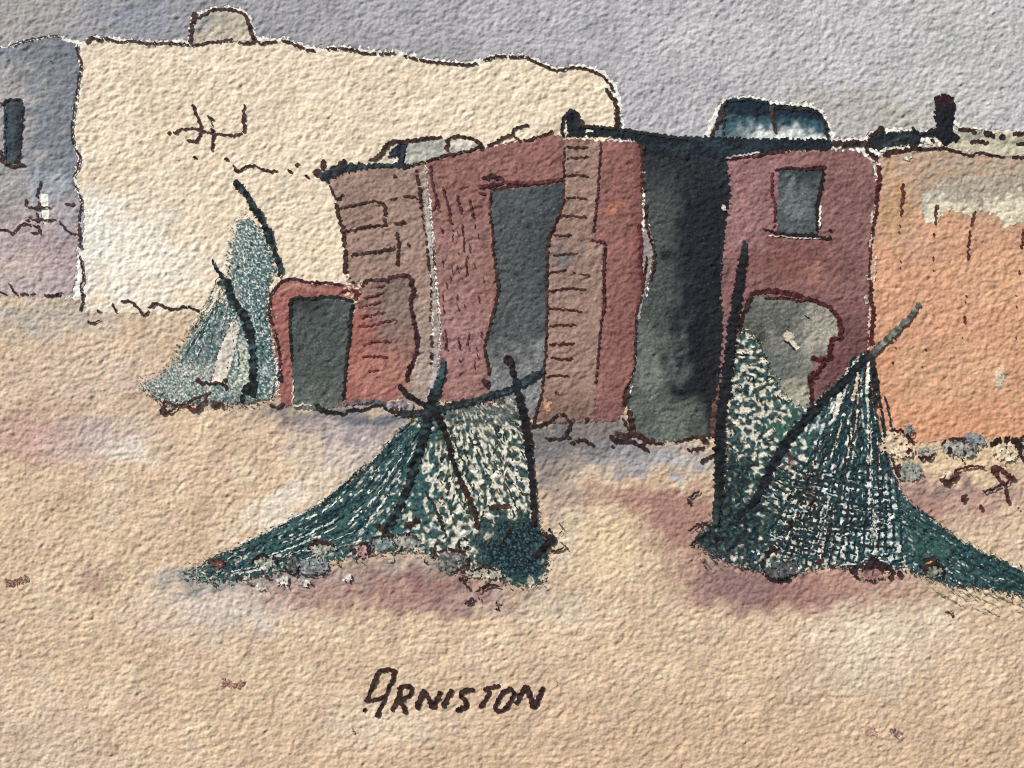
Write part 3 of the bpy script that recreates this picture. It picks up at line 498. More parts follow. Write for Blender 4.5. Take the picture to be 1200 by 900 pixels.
strokes('ridge_line', [[[(660, 162), (659, 148), (663, 136), (670, 131), (676, 134), (678, 146)], [4, 4, 5, 6, 7], INKB], [[(676, 148), (684, 142)], 6, INK], [[(683, 148), (720, 151), (760, 157), (810, 163)], 4, C(40, 36, 38)], [[(850, 186), (880, 184), (900, 180), (925, 177)], 3.2, C(84, 34, 36)], [[(975, 167), (990, 169), (1008, 168), (1018, 171)], 9, C(60, 40, 36)], [[(1014, 176), (1022, 182), (1028, 186)], 5, INKB], [[(850, 186), (870, 182), (890, 179)], 2.4, C(176, 170, 172)], [[(686, 156), (690, 153), (695, 155)], 3, C(208, 200, 180)]], L_INK, INK, rf, 4)
sk = wash('rooflight', [(832, 160), (837, 144), (844, 126), (850, 119), (880, 116), (902, 121), (925, 124), (950, 127), (962, 134), (968, 150), (972, 163), (940, 163), (880, 162)], L_PART+0.1,
     lambda x, y: grain(mix(mix(mix(const(C(56, 92, 106), x.shape), C(28, 40, 56), 0.95*(1-sst(131, 144, y-0.05*(x-850)+3*samp(EDGE1, x*.4, y*.4)))), C(226, 230, 226), 0.95*sst(140, 160, y-0.06*(x-850)+5*samp(EDGE1, x*.3, y*.3))*sst(846, 905, x)), C(100, 112, 120), 0.9*(x < 846)), x, y, 0.10), h, 1.0)
strokes('frame', [[[(846, 122), (845, 135), (840, 148), (832, 160)], [5, 5, 4, 5]], [[(847, 122), (848, 140), (847, 158)], 2.6], [[(838, 146), (848, 122), (860, 117), (880, 117), (900, 121)], [3, 4, 4, 4, 4], C(38, 50, 56)], [[(904, 124), (905, 138), (909, 157)], [6, 4, 5]], [[(908, 126), (925, 127), (945, 128), (958, 132), (964, 140), (968, 152), (970, 163)], [4, 6, 6, 5, 4, 5, 5], C(34, 34, 38)]], L_INK+0.1, C(66, 48, 38), sk, 4)

# ================================================================== the orange house
h = thing('orange_house', 'warm orange house at the right edge with flaking plaster and a black chimney pot', 'house', 1150, 520)
OW = [(1019, 186), (1040, 182), (1070, 178), (1100, 177), (1140, 181), (1200, 185), (1440, 188), (1440, 520), (1200, 520), (1140, 512), (1100, 516), (1075, 520), (1050, 515), (1024, 498), (1018, 450), (1018, 400), (1020, 340), (1021, 290), (1026, 240), (1029, 210), (1024, 192)]
def ow_col(x, y):
    c = const(C(207, 148, 112), x.shape)
    c = mix(c, C(182, 148, 120), 0.95*(1-sst(190, 330, y+14*samp(WARP1, x, y)))); c = mix(c, C(168, 152, 132), 0.9*blob(x, y, 1190, 200, 130, 46, 0.8)); c = mix(c, C(184, 142, 96), 0.7*blob(x, y, 1045, 240, 18, 50))
    c = mix(c, C(212, 142, 100), 0.7*blob(x, y, 1110, 500, 110, 36)); c = mix(c, C(206, 158, 116), 0.6*blob(x, y, 1110, 440, 80, 40)); c = mix(c, C(214, 160, 120), 0.7*blob(x, y, 1180, 330, 70, 40)); c = mix(c, C(206, 138, 100), 0.6*blob(x, y, 1035, 430, 20, 60))
    c = mix(c, C(198, 142, 104), 0.5*sst(0.4, 1.6, samp(MOTT, x*0.7, y*0.7)))
    return grain(c, x, y, 0.05, 0.05, 0.04)
wl = wash('wall', OW, L_WALL+0.15, ow_col, h)
PP = [(1081, 224), (1092, 222), (1098, 214), (1110, 210), (1130, 206), (1200, 204), (1440, 204), (1440, 262), (1230, 262), (1205, 256), (1190, 262), (1176, 268), (1172, 256), (1160, 250), (1146, 246), (1140, 254), (1128, 250), (1112, 246), (1104, 250), (1096, 262), (1084, 262), (1080, 245)]
def pp_col(x, y):
    c = const(C(166, 152, 132), x.shape)
    c = mix(c, C(216, 206, 176), 0.95*sst(226, 242, y+7*samp(EDGE1, x*.4, y*.4)-6*np.cos(x/14))); c = mix(c, C(158, 150, 138), 0.6*sst(0.3, 1.2, samp(MOTT, x, y))); c = mix(c, C(186, 184, 168), 0.6*blob(x, y, 1090, 240, 12, 24))
    return grain(c, x, y, 0.07, 0.05, 0.04)
wash('plaster_patch', PP, L_PART+0.1, pp_col, h, 1.4)
wash('parapet', [(1034, 180), (1060, 174), (1085, 171), (1100, 166), (1120, 154), (1200, 155), (1440, 158), (1440, 188), (1200, 184), (1175, 184), (1130, 178), (1100, 175), (1060, 178)], L_PART+0.02, lambda x, y: grain(mix(const(C(186, 178, 152), x.shape), C(140, 138, 122), 0.8*blob(x, y, 1160, 158, 60, 6)), x, y, 0.08), h, 1.4)
rf = wash('roof', [(1015, 166), (1018, 160), (1022, 155), (1030, 151), (1037, 156), (1050, 154), (1060, 155), (1075, 152), (1082, 156), (1096, 151), (1094, 160), (1080, 166), (1076, 172), (1060, 170), (1045, 172), (1030, 177), (1018, 172)], L_PART+0.1, lambda x, y: grain(mix(const(C(34, 40, 46), x.shape), C(60, 76, 74), 0.9*blob(x, y, 1052, 163, 18, 6)), x, y, 0.15), h, 1.2, mat=M_DARK)
strokes('ridge_line', [[[(1018, 160), (1026, 156), (1032, 150), (1036, 155)], [4, 4, 5], INK], [[(1068, 149), (1072, 154), (1080, 157), (1095, 152)], 4, INKB], [[(1034, 184), (1045, 178), (1062, 175), (1085, 175), (1105, 174), (1118, 177), (1132, 182), (1140, 181), (1148, 179), (1160, 182), (1177, 185)], [6, 8, 5, 4, 4, 3, 3.4, 3]], [[(1184, 184), (1202, 185), (1260, 186)], 4], [[(1122, 153), (1135, 152), (1144, 155)], [4, 6, 5]], [[(1152, 155), (1158, 157), (1165, 161)], [7, 8, 6]], [[(1136, 167), (1148, 166), (1158, 168)], 5],
    [[(1172, 158), (1176, 163)], 8], [[(1186, 157), (1195, 157), (1210, 158), (1260, 160)], 6], [[(1190, 169), (1205, 169), (1260, 171)], 5], [[(1089, 164), (1094, 167)], 7]], L_INK, C(60, 34, 32), rf, 4)
chm = wash('chimney', [(1095, 113), (1105, 110), (1116, 113), (1119, 124), (1118, 138), (1115, 148), (1118, 156), (1124, 160), (1122, 166), (1112, 168), (1108, 173), (1100, 165), (1093, 158), (1097, 148), (1094, 138), (1095, 125)], L_SUB+0.1, lambda x, y: grain(mix(const(C(24, 26, 34), x.shape), C(50, 28, 36), 0.9*(1-sst(120, 130, y))), x, y, 0.2), h, 0.9, mat=M_DARK)
strokes('chip_marking', [[[(1118, 141), (1122, 147), (1128, 149)], [4, 6, 3]], [[(1128, 148), (1140, 150), (1150, 151)], 2.6], [[(1078, 166), (1085, 164), (1092, 170)], [4, 7, 4]], [[(1096, 166), (1102, 171)], 5], [[(1030, 178), (1045, 174), (1060, 173)], 3], [[(1026, 190), (1031, 194)], 4], [[(1057, 186), (1068, 184)], [3, 8], C(190, 186, 166)]], L_INK+0.12, C(222, 212, 192), h, 3)
drp = [[[(1058, 215), (1057, 232), (1055, 254)], [5, 4, 3]], [[(1054, 263), (1055, 266)], 3], [[(1053, 271), (1054, 274)], 3], [[(1054, 305), (1055, 308)], 3], [[(1054, 313), (1055, 315)], 3], [[(1098, 240), (1096, 250), (1095, 264)], [6, 3.6, 2.6]], [[(1094, 273), (1094, 278)], 3], [[(1143, 247), (1140, 256), (1137, 266)], 3.6], [[(1136, 270), (1135, 285), (1133, 305)], 3], [[(1131, 345), (1132, 348)], 3.4], [[(1131, 352), (1131, 356)], 2], [[(1130, 370), (1130, 380)], 3.6], [[(1199, 268), (1197, 285), (1196, 292)], 3.4],
       [[(1194, 316), (1194, 322)], 2.6], [[(1190, 345), (1191, 347)], 3], [[(1190, 358), (1191, 361)], 3], [[(1189, 395), (1190, 397)], 3.6], [[(1049, 396), (1049, 399)], 2.6], [[(1048, 407), (1050, 408)], 3.6], [[(1045, 424), (1047, 426)], 4.6], [[(1084, 408), (1085, 411)], 3.4], [[(1079, 430), (1081, 430)], 4], [[(1093, 300), (1093, 306)], 2], [[(1093, 316), (1093, 318)], 3], [[(1127, 395), (1128, 397)], 2.4]]
strokes('drip_marks', drp, L_INK, C(96, 46, 34), h, 3)
wash('bare_spot', [(1167, 434), (1172, 430), (1176, 440), (1176, 452), (1168, 454), (1166, 445)], L_PART+0.1, lambda x, y: grain(const(C(196, 184, 160), x.shape), x, y, 0.06), h, 2.4)

# ================================================================== drying nets and their poles
DT, MT, OL, CR, WH = C(24, 52, 57), C(50, 84, 88), C(60, 62, 44), C(206, 196, 170), C(214, 213, 202)
def fan(x, y, ax, ay, k=110.0, q=0.45):
    dx = x-ax; dy = y-ay
    return np.arctan2(dy, dx)*k, np.hypot(dx, dy)*q
def along(x, y, px, py, q=0.3, w=1.5):      # streaks running along a curve y = f(x)
    return samp(STRK, x*q, (y-np.interp(x, px, py))*w)

def pdist(poly, x, y):
    d = np.full(x.shape, 1e9)
    for i in range(len(poly)):
        x1, y1 = poly[i]; x2, y2 = poly[(i+1) % len(poly)]
        t = np.clip(((x-x1)*(x2-x1)+(y-y1)*(y2-y1))/max(1e-9, (x2-x1)**2+(y2-y1)**2), 0, 1)
        d = np.minimum(d, np.hypot(x-x1-t*(x2-x1), y-y1-t*(y2-y1)))
    return d
def feather(poly, amp, soft=11.0):
    def f(x, y):
        d = pdist(poly, x, y)
        return 0.8*samp(GRAN, x, y*0.9)+0.5*samp(EDGE1, x, y) > 0.5-2.6*np.clip(d/soft, 0, 1.4)
    return f
# ---- the pale net on the left, before the outhouse
n = thing('fishing_net', 'pale speckled teal net hung beside the red outhouse', 'net', 260, 478)
LN = [(284, 252), (296, 256), (308, 268), (318, 290), (325, 318), (316, 336), (314, 360), (320, 400), (325, 430), (322, 468), (300, 474), (260, 477), (225, 473), (200, 477), (186, 470), (172, 458), (160, 452), (172, 444), (188, 438), (202, 424), (216, 400), (230, 378), (246, 364), (260, 352), (268, 325), (268, 295), (275, 268)]
stripe = [(276, 368), (281, 385), (276, 410), (270, 432), (264, 450), (248, 450), (254, 420), (264, 392)]
def ln_col(x, y):
    a = samp(EDGE1, x*0.8, y*0.8); b = samp(EDGE2, x*0.8, y*0.8); st = samp(STRK, (x+0.55*(y-250))*0.9, y*0.3)
    c = const(C(76, 112, 112), x.shape)
    c = mix(c, C(46, 80, 82), 0.9*sst(-0.4, 0.8, a+0.7*st)); c = mix(c, C(120, 146, 148), 0.7*sst(0.2, 1.0, b))
    c = mix(c, C(212, 218, 212), 0.9*sst(0.75, 1.1, samp(GRAN, x+300, y)+0.4*b+0.3*sst(360, 260, y)))
    d = blob(x, y, 246, 405, 30, 30)
    c = mix(c, C(44, 76, 86), 0.75*d*sst(-0.9, 0.3, a))
    hatch = np.sin((x*1.1+y*1.3)*0.95+1.2*samp(EDGE1, x, y))
    c = mix(c, C(198, 192, 174), 0.9*blob(x, y, 215, 442, 40, 24)*sst(0.1, 0.8, hatch))
    c = mix(c, C(206, 206, 178), 0.85*blob(x, y, 284, 432, 14, 36, 0.5, 4)*sst(-0.6, 0.4, samp(EDGE1, x+50, y)))
    c = mix(c, C(36, 84, 76), 0.8*blob(x, y, 312, 422, 12, 20)*sst(-0.8, 0.2, b)); c = mix(c, C(206, 204, 190), 0.8*blob(x, y, 318, 450, 9, 24)*sst(-0.5, 0.5, a)); c = mix(c, C(96, 92, 98), 0.7*sst(462, 472, y)*sst(230, 280, x))
    c = mix(c, c*0.6+0.4*C(200, 190, 170), 0.6*sst(-0.2, 1.0, st)*(x < 290))
    return c*np.clip(1+0.10*samp(FINE, x, y), 0.5, 1.5)[..., None]
wash('netting', LN, L_NET, ln_col, n, 4.0, extra=lambda x, y: ~inpoly(stripe, x, y) & feather(LN, 4, 9.0)(x, y))
wash('pale_fold', stripe, L_NET, lambda x, y: grain(const(C(208, 198, 182), x.shape), x, y, 0.10, 0.06), n, 2.0)
rng = np.random.default_rng(21)
ls = []
for i in range(34):
    f = rng.uniform(0, 1); a0 = np.array([286-18*f, 262+100*f*rng.uniform(0.3, 1)]); a1 = np.array([320-150*f, 470-22*f])
    t0 = rng.uniform(0.1, 0.7); t1 = t0+rng.uniform(0.08, 0.28)
    b0 = a0+(a1-a0)*t0; b1 = a0+(a1-a0)*min(t1, 1)
    ls.append([[tuple(b0), tuple((b0+b1)/2+rng.uniform(-1.5, 1.5, 2)), tuple(b1)], float(rng.uniform(1.0, 1.8)), [C(40, 72, 78), C(60, 92, 94), C(200, 200, 186)][int(rng.integers(3))]])
strokes('mesh', ls, L_STR, C(40, 72, 78), n, 1.4, dry=0.25)
strokes('foot_rope', [[[(188, 483), (191, 478), (195, 471), (205, 474), (218, 475), (227, 468), (240, 463), (248, 459)], [5, 4, 3, 3, 3.4, 3, 3, 2.4]], [[(188, 484), (200, 482), (210, 474)], [6, 3, 2]], [[(222, 476), (226, 480), (232, 479), (240, 470), (243, 462)], [5, 7, 5, 3, 3]], [[(230, 445), (240, 449), (256, 449), (265, 452), (266, 458)], [6, 4, 3.4, 4, 3], C(64, 34, 32)], [[(250, 478), (252, 474), (262, 472)], [5, 7, 5]], [[(262, 445), (267, 446)], 6], [[(180, 463), (190, 472)], 1.2, C(60, 70, 72)]], L_STR+0.2, C(70, 36, 32), n, 3)

TB = lambda x, y: mix(const(C(26, 30, 34), x.shape), C(44, 68, 72), 0.9*sst(-0.2, 0.9, samp(EDGE1, x*0.4, y*0.4)))
def pole(label, pts, w, colour, ox, oy, extra=None, group='leaning net poles'):
    lines = [[pts, w, colour]]+(extra or [])
    o = strokes('pole', lines, L_POLE, colour, None, 5, 0.4, mat=M_DARK, origin=W(np.float64(ox), np.float64(oy), np.float64(0)), rough=0.12)
    tag(o, label, 'pole', group); return o
pole('curved dark pole holding up the pale net, topmost at the cream wall', [(275, 212), (282, 220), (290, 230), (297, 243), (304, 253), (309, 262), (315, 276), (320, 290), (325, 305), (329, 314), (327, 325)], [8, 9, 6, 8, 9, 6, 9, 6, 6, 7, 4], TB, 327, 325, [[[(276, 214), (279, 211)], 4], [[(315, 268), (318, 272)], 7]])
pole('bent dark pole with a knob, standing in front of the pale net', [(249, 304), (254, 315), (261, 326), (267, 334), (270, 345), (280, 362), (290, 378), (294, 395), (296, 412), (297, 432), (297, 448), (297, 460)], [3, 3.6, 5, 9, 8, 9, 12, 9, 7, 8, 9, 8], TB, 297, 462, [[[(255, 332), (264, 331), (271, 330)], [4, 6, 7]], [[(284, 460), (292, 455), (301, 453)], [8, 12, 9]], [[(284, 462), (284, 472)], 6], [[(296, 458), (297, 466)], 8]])

# ---- the middle net
n = thing('fishing_net', 'teal and cream net spread like a tent over crossed poles before the brick house', 'net', 450, 680)
CN = [(504, 476), (488, 486), (472, 500), (455, 517), (436, 537), (414, 556), (388, 579), (352, 603), (312, 622), (276, 640), (242, 655), (214, 666), (204, 677), (228, 684), (270, 682), (320, 674), (360, 664), (400, 655), (430, 648), (452, 642), (480, 648), (505, 652), (530, 662), (552, 668), (575, 676), (596, 686), (620, 690), (640, 684), (644, 660), (646, 640), (632, 610), (628, 570), (626, 540), (621, 505), (614, 478), (604, 466), (588, 466), (560, 472), (530, 476)]
WX = np.array([200, 242, 276, 312, 352, 388, 414, 436, 455, 472, 488, 504, 520, 700.]); WY = np.array([672, 655, 640, 622, 603, 579, 556, 537, 517, 500, 486, 476, 470, 400.])
FOOT = lambda x, y: blob(x, y, 602, 642, 46, 40, 0.5, 8)
def cn_col(x, y):
    u, v = fan(x, y, 530, 440, 95, 0.28)
    st = samp(STRK, u, v); st2 = along(x, y, WX, WY, 0.22, 1.3)
    left = 1-sst(462, 500, x+0.15*(y-560))
    s = st*(1-left)+st2*left
    iso = samp(EDGE1, x*0.55, y*0.46)
    c = const(C(56, 94, 96), x.shape)
    c = mix(c, C(30, 62, 68), 0.9*sst(-0.2, 1.0, samp(EDGE2, x*0.7, y*0.7)))
    c = mix(c, C(62, 68, 58), (1-left)*0.8*sst(-0.9, 0.6, samp(EDGE2, x*0.5+90, y*0.5))*(1-FOOT(x, y))*sst(500, 530, x))
    rightzone = (1-left)*sst(486, 500, y)*(1-FOOT(x, y))
    thr = 0.62+0.22*left-0.66*rightzone*(1-0.6*(1-sst(470, 510, y)))+2.2*FOOT(x, y)
    thr = thr-0.35*blob(x, y, 452, 520, 26, 34)*left - 0.35*blob(x, y, 440, 575, 34, 34)
    thr = thr+1.2*blob(x, y, 345, 640, 60, 12, 0.6, 4)+1.0*blob(x, y, 400, 605, 30, 26)+1.3*blob(x, y, 485, 560, 11, 80, 0.6, 4, 14)+1.3*blob(x, y, 508, 520, 8, 34, 0.5, 3, 0)
    w = 0.65*s+0.75*iso
    c = mix(c, C(112, 136, 130), 0.75*sst(-0.45, 0.05, w-thr))
    pale = mix(const(CR, x.shape), WH, sst(-0.5, 0.6, samp(EDGE2, x+40, y)))
    m = sst(-0.16, 0.34, w-thr)[..., None]
    c = c*(1-m)+pale*m
    c = mix(c, C(188, 144, 52), 0.9*blob(x, y, 483, 493, 7, 6, 0.5, 3)); c = mix(c, C(150, 132, 84), 0.5*sst(0.9, 1.8, samp(EDGE2, x*0.5-77, y*0.5))*rightzone); c = mix(c, C(104, 104, 98), 0.6*sst(525, 478, y)*(1-left)*sst(-0.8, 0.5, samp(GRAN, x+20, y)))
    c = mix(c, C(112, 116, 112), 0.7*blob(x, y, 575, 478, 50, 12)*sst(-0.4, 0.5, samp(GRAN, x, y)))
    f = FOOT(x, y); c = mix(c, C(20, 34, 44), 0.95*f*sst(-1.6, -0.2, samp(EDGE1, x*0.8, y*0.8))); c = mix(c, C(70, 100, 108), 0.8*f*sst(0.8, 1.4, samp(GRAN, x, y)))
    c = mix(c, C(26, 66, 66), 0.7*blob(x, y, 615, 678, 34, 14)*sst(-0.5, 0.5, samp(GRAN, x, y)))
    return c*np.clip(1+0.16*samp(FINE, x, y)+0.1*samp(GRAN, x, y), 0.4, 1.7)[..., None]
wash('netting', CN, L_NET, cn_col, n, 2.6, extra=lambda x, y: feather(CN, 4.5)(x, y) & (samp(GRAN, x*0.8, y)+0.6*samp(EDGE2, x, y) > 1.3-(x-198)/26))
rng = np.random.default_rng(33)
ls = []
inner = np.array([(504, 486), (478, 545), (452, 600), (430, 632), (390, 648), (330, 664), (262, 674)], float)
outer = np.array([(502, 478), (455, 517), (414, 556), (370, 592), (312, 622), (262, 647), (214, 668)], float)
for i in range(90):
    f = rng.uniform(0, 1)**1.3; cv = outer*(1-f)+inner*f
    a = rng.uniform(0, 5.2); b = min(6, a+rng.uniform(0.5, 1.6)); tt = np.linspace(a, b, 5)
    pts = [(float(np.interp(t, range(7), cv[:, 0])+rng.uniform(-1, 1)), float(np.interp(t, range(7), cv[:, 1])+rng.uniform(-1, 1))) for t in tt]
    ls.append([pts, float(rng.uniform(1.0, 2.6)), [DT, C(30, 70, 76), C(44, 84, 88), C(200, 206, 196)][int(rng.choice(4, p=[.36, .28, .16, .2]))]])
for i in range(190):
    x = rng.uniform(512, 622); y = rng.uniform(484, 636)
    if abs(x-560) > 40+(y-480)*0.35: continue
    a = math.atan2(y-440, x-548)+rng.normal(0, 0.35); l = rng.uniform(4, 13)
    if rng.random() < 0.2: a += 1.4; l *= 0.7
    ls.append([[(x, y), (x+l*.5*math.cos(a)+rng.uniform(-1, 1), y+l*.5*math.sin(a)), (x+l*math.cos(a), y+l*math.sin(a))], float(rng.uniform(1.2, 2.8)), [DT, C(44, 48, 36), C(70, 74, 48), C(30, 60, 62)][int(rng.integers(4))]])
for i in range(24):
    x0 = rng.uniform(528, 612); y0 = rng.uniform(490, 590); l = rng.uniform(18, 50); sgn = 1 if rng.random() < 0.6 else -0.6
    if x0+l*0.45*sgn > 622: continue
    ls.append([[(x0, y0), (x0+l*0.2*sgn, y0+l*.5), (x0+l*0.45*sgn, y0+l)], [1.0, 2.2, 1.2], [C(50, 52, 40), DT, C(204, 196, 172)][int(rng.integers(3))]])
strokes('mesh', ls, L_STR, DT, n, 1.6, dry=0.22)
strokes('foot_rope', [[[(573, 596), (580, 593), (592, 593), (600, 594)], [6, 7, 5, 4], C(70, 44, 30)], [[(624, 652), (632, 648), (640, 638), (646, 632), (648, 626)], [10, 9, 8, 12, 6], C(34, 28, 30)], [[(636, 626), (642, 628), (648, 634)], [6, 8, 5], C(40, 28, 26)], [[(642, 621), (646, 622)], 6, INKB], [[(645, 646), (652, 645), (661, 640)], [4, 3, 2]], [[(656, 634), (664, 642), (668, 645)], 1.6], [[(655, 612), (660, 620), (654, 626)], 1.4], [[(440, 614), (452, 622), (462, 628)], [7, 6, 4], C(60, 36, 34)], [[(476, 616), (484, 612), (492, 608)], [10, 8, 8], C(60, 34, 32)], [[(498, 575), (508, 592), (516, 610), (520, 622)], [2.4, 3, 5, 4], C(40, 40, 40)]], L_STR+0.25, INK, n, 3)
pole('slim teal pole leaning left through the middle net to its foot', [(520, 420), (518, 436), (513, 452), (507, 466), (504, 480), (500, 497), (494, 520), (486, 545), (478, 570), (468, 592), (458, 612), (450, 626)], [4, 7, 10, 12, 13, 11, 10, 9, 8, 9, 9, 7], lambda x, y: mix(TB(x, y), C(46, 76, 80), 0.8*sst(470, 440, y)), 450, 628)
pole('thin brown black pole leaning right across the middle net', [(467, 451), (473, 458), (480, 464), (492, 471), (504, 479), (514, 490), (521, 506), (527, 524), (531, 541), (538, 560), (546, 577), (554, 594), (558, 608), (559, 620)], [6, 7, 5, 6, 9, 7, 6, 6, 5, 6, 7, 6, 6, 5], lambda x, y: mix(const(C(32, 28, 28), x.shape), C(66, 40, 32), 0.8*sst(540, 590, y)), 559, 622)
pole('straight dark pole with a knobbed head before the tall doorway', [(598, 420), (600, 432), (604, 448), (608, 465), (613, 485), (617, 508), (620, 535), (623, 560), (625, 590), (626, 616)], [5, 6, 8, 9, 9, 8, 6, 7, 7, 6], lambda x, y: mix(const(C(32, 30, 34), x.shape), C(46, 30, 28), 0.7*sst(560, 600, y)), 626, 618, [[[(590, 424), (596, 421), (600, 419)], [5, 9, 6], C(44, 28, 30)]])
pole('dark crossbar resting on the poles of the middle net', [(500, 481), (515, 480), (535, 474), (555, 470), (575, 463), (597, 457), (614, 447), (628, 439), (638, 434)], [8, 9, 8, 7, 8, 7, 8, 10, 6], lambda x, y: mix(const(C(36, 44, 50), x.shape), C(60, 74, 82), 0.6*sst(0, 1, samp(EDGE1, x*.5, y*.5))), 500, 483, [[[(462, 487), (478, 486), (490, 484), (503, 482)], [2, 4, 6, 8], C(50, 52, 60)]])

# ---- the right net
n = thing('fishing_net', 'large dark teal net draped from two poles across the broken archway', 'net', 980, 675)
RN = [(862, 392), (872, 386), (886, 392), (896, 410), (906, 438), (918, 458), (936, 476), (952, 472), (970, 456), (990, 436), (1004, 416), (1014, 408), (1020, 420), (1023, 450), (1024, 478), (1031, 502), (1040, 530), (1050, 558), (1062, 582), (1090, 604), (1122, 628), (1160, 648), (1200, 666), (1260, 690), (1320, 712), (1300, 724), (1240, 716), (1200, 702), (1160, 692), (1120, 690), (1090, 680), (1060, 668), (1030, 668), (1000, 668), (970, 664), (940, 672), (915, 680), (890, 672), (860, 664), (836, 654), (816, 640), (812, 628), (830, 612), (842, 580), (848, 540), (848, 500), (850, 460), (856, 425)]
TXX = np.array([1040, 1062, 1090, 1122, 1160, 1200, 1260, 1320.]); TXY = np.array([560, 582, 604, 628, 648, 666, 690, 712.])
def rn_col(x, y):
    iso = samp(EDGE1, x*0.5, y*0.5); iso2 = samp(EDGE2, x*0.5, y*0.5)
    leftz = 1-sst(900, 940, x-0.35*(y-450)); tail = sst(1035, 1075, x-0.2*(y-600))
    darkfoot = np.maximum(blob(x, y, 855, 622, 52, 46, 0.5, 8), 0.9*blob(x, y, 850, 560, 26, 50, 0.5, 6))
    u, v = fan(x, y, 1010, 392, 1.0, 1.0); r = v
    st = samp(STRK, u*105, r*0.25)
    c = const(C(54, 92, 96), x.shape); c = mix(c, C(28, 58, 64), 0.95*sst(-0.3, 0.8, iso2)); c = mix(c, C(34, 36, 32), 0.7*sst(0.3, 0.9, samp(EDGE1, x*0.6+200, y*0.6)))
    c = mix(c, C(66, 62, 36), 0.7*leftz*sst(0.1, 0.9, samp(EDGE2, x*0.7+60, y*0.7)))
    c = mix(c, C(52, 96, 84), 0.8*blob(x, y, 920, 500, 26, 24)+0.0*x)
    lat = 0.75*np.cos(2*np.pi*r/9.5+1.6*samp(WARP1, x*2, y*2))+0.6*np.cos(2*np.pi*(u*150)/12+1.5*samp(WARP2, x*2, y*2))
    mid = (1-leftz)*(1-tail); cross = mid*sst(535, 575, y)
    w = leftz*(1.0*iso+0.25*samp(EDGE2, x, y)-0.05) + mid*(1-cross)*(0.7*st+0.5*iso) + cross*(0.62*lat+0.55*iso) + tail*(0.55*along(x, y, TXX, TXY, 0.25, 1.3)+0.45*samp(GRAN, x, y)-0.75)
    thr = 0.40-0.22*leftz*sst(400, 440, y)+0.12*mid+1.4*darkfoot-0.40*cross+0.5*blob(x, y, 895, 580, 26, 40)
    thr = thr+0.6*blob(x, y, 915, 500, 26, 22)
    c = mix(c, C(104, 132, 136), 0.75*sst(-0.6, 0.05, w-thr))
    pale = mix(const(WH, x.shape), CR, np.clip(leftz*0.8+0.2*sst(0, 1, iso2), 0, 1)); pale = mix(pale, C(186, 206, 210), 0.7*cross*sst(-0.3, 0.6, iso2))
    m = sst(-0.14, 0.32, w-thr)[..., None]; c = c*(1-m)+pale*m
    c = mix(c, C(24, 34, 44), 0.85*darkfoot*sst(-0.8, 0.3, samp(EDGE1, x*.7, y*.7))); c = mix(c, C(78, 82, 88), 0.7*blob(x, y, 838, 645, 34, 14)*sst(0, 1, samp(GRAN, x, y)))
    c = mix(c, C(44, 88, 76), 0.7*tail*blob(x, y, 1080, 640, 44, 24)); c = mix(c, C(24, 54, 58), 0.6*tail*sst(1120, 1180, x))
    c = mix(c, C(104, 48, 44), 0.7*blob(x, y, 950, 575, 10, 16, 0.5, 5)); c = mix(c, C(84, 40, 38), 0.7*blob(x, y, 932, 540, 8, 8, 0.5, 4))
    return c*np.clip(1+0.16*samp(FINE, x, y)+0.1*samp(GRAN, x, y), 0.4, 1.7)[..., None]
wash('netting', RN, L_NET, rn_col, n, 2.6, extra=feather(RN, 4.0))
rng = np.random.default_rng(77); ls = []
for i in range(75):       # strings falling from the tie at the corner of the wall
    f = rng.uniform(0, 1); a0 = np.array([1002+20*f, 412.]); a1 = np.array([905+155*f, 655.-40*max(0, f-.7)])
    t0 = rng.uniform(0.0, 0.85); t1 = min(1, t0+rng.uniform(0.08, 0.3))
    pts = []
    for t in np.linspace(t0, t1, 4):
        p = a0+(a1-a0)*t; p[0] += 34*t*(1-t)*(1.0-1.2*(1-f)); pts.append((float(p[0]+rng.uniform(-1, 1)), float(p[1])))
    ls.append([pts, float(rng.uniform(1.2, 3.2)), [DT, C(46, 32, 30), C(206, 204, 192), C(30, 58, 62)][int(rng.choice(4, p=[.3, .2, .25, .25]))]])
for i in range(80):       # cross threads
    cx = rng.uniform(885, 1045); cy = rng.uniform(545, 660); l = rng.uniform(6, 22)
    if cx > 1020+(cy-560)*0.35: continue
    ls.append([[(cx-l/2, cy-0.10*l), (cx, cy+1.0), (cx+l/2, cy+0.06*l)], float(rng.uniform(1.0, 2.4)), [DT, C(24, 46, 58), C(196, 208, 208), C(40, 72, 78)][int(rng.choice(4, p=[.3, .25, .25, .2]))]])
for k in range(15):       # rows of the mesh
    r0 = 165+k*7.6; pts = []
    for q in np.linspace(0, 1, 12):
        th = math.radians(122-64*q); rr = r0+4*math.sin(q*9+k*0.7)+rng.uniform(-1.2, 1.2)
        px_, py_ = 1012+rr*math.cos(th)*1.0, 392+rr*math.sin(th)
        if 885 < px_ < 1030+(py_-540)*0.45 and py_ < 664: pts.append((px_, py_))
    if len(pts) > 3: ls.append([pts, [2.0, 3.4, 2.2, 3.6, 2.4], [DT, C(24, 46, 58), C(36, 40, 40)][int(rng.integers(3))]])
for k in range(19):       # and its columns
    a = np.array([1000.+1.1*k, 440.]); b = np.array([884.+9.6*k, 662.-0.9*max(0, k-9)]); pts = []
    for q in np.linspace(0.2+0.1*rng.random(), 1, 9):
        p = a+(b-a)*q; p = p+np.array([10*math.sin(q*3.1)*(k/19-0.2)+rng.uniform(-1.5, 1.5), 0]); pts.append((float(p[0]), float(p[1])))
    ls.append([pts, [2.0, 3.0, 2.2, 3.4, 2.0], [DT, C(24, 46, 58), C(48, 34, 32)][int(rng.choice(3, p=[.45, .4, .15]))]])
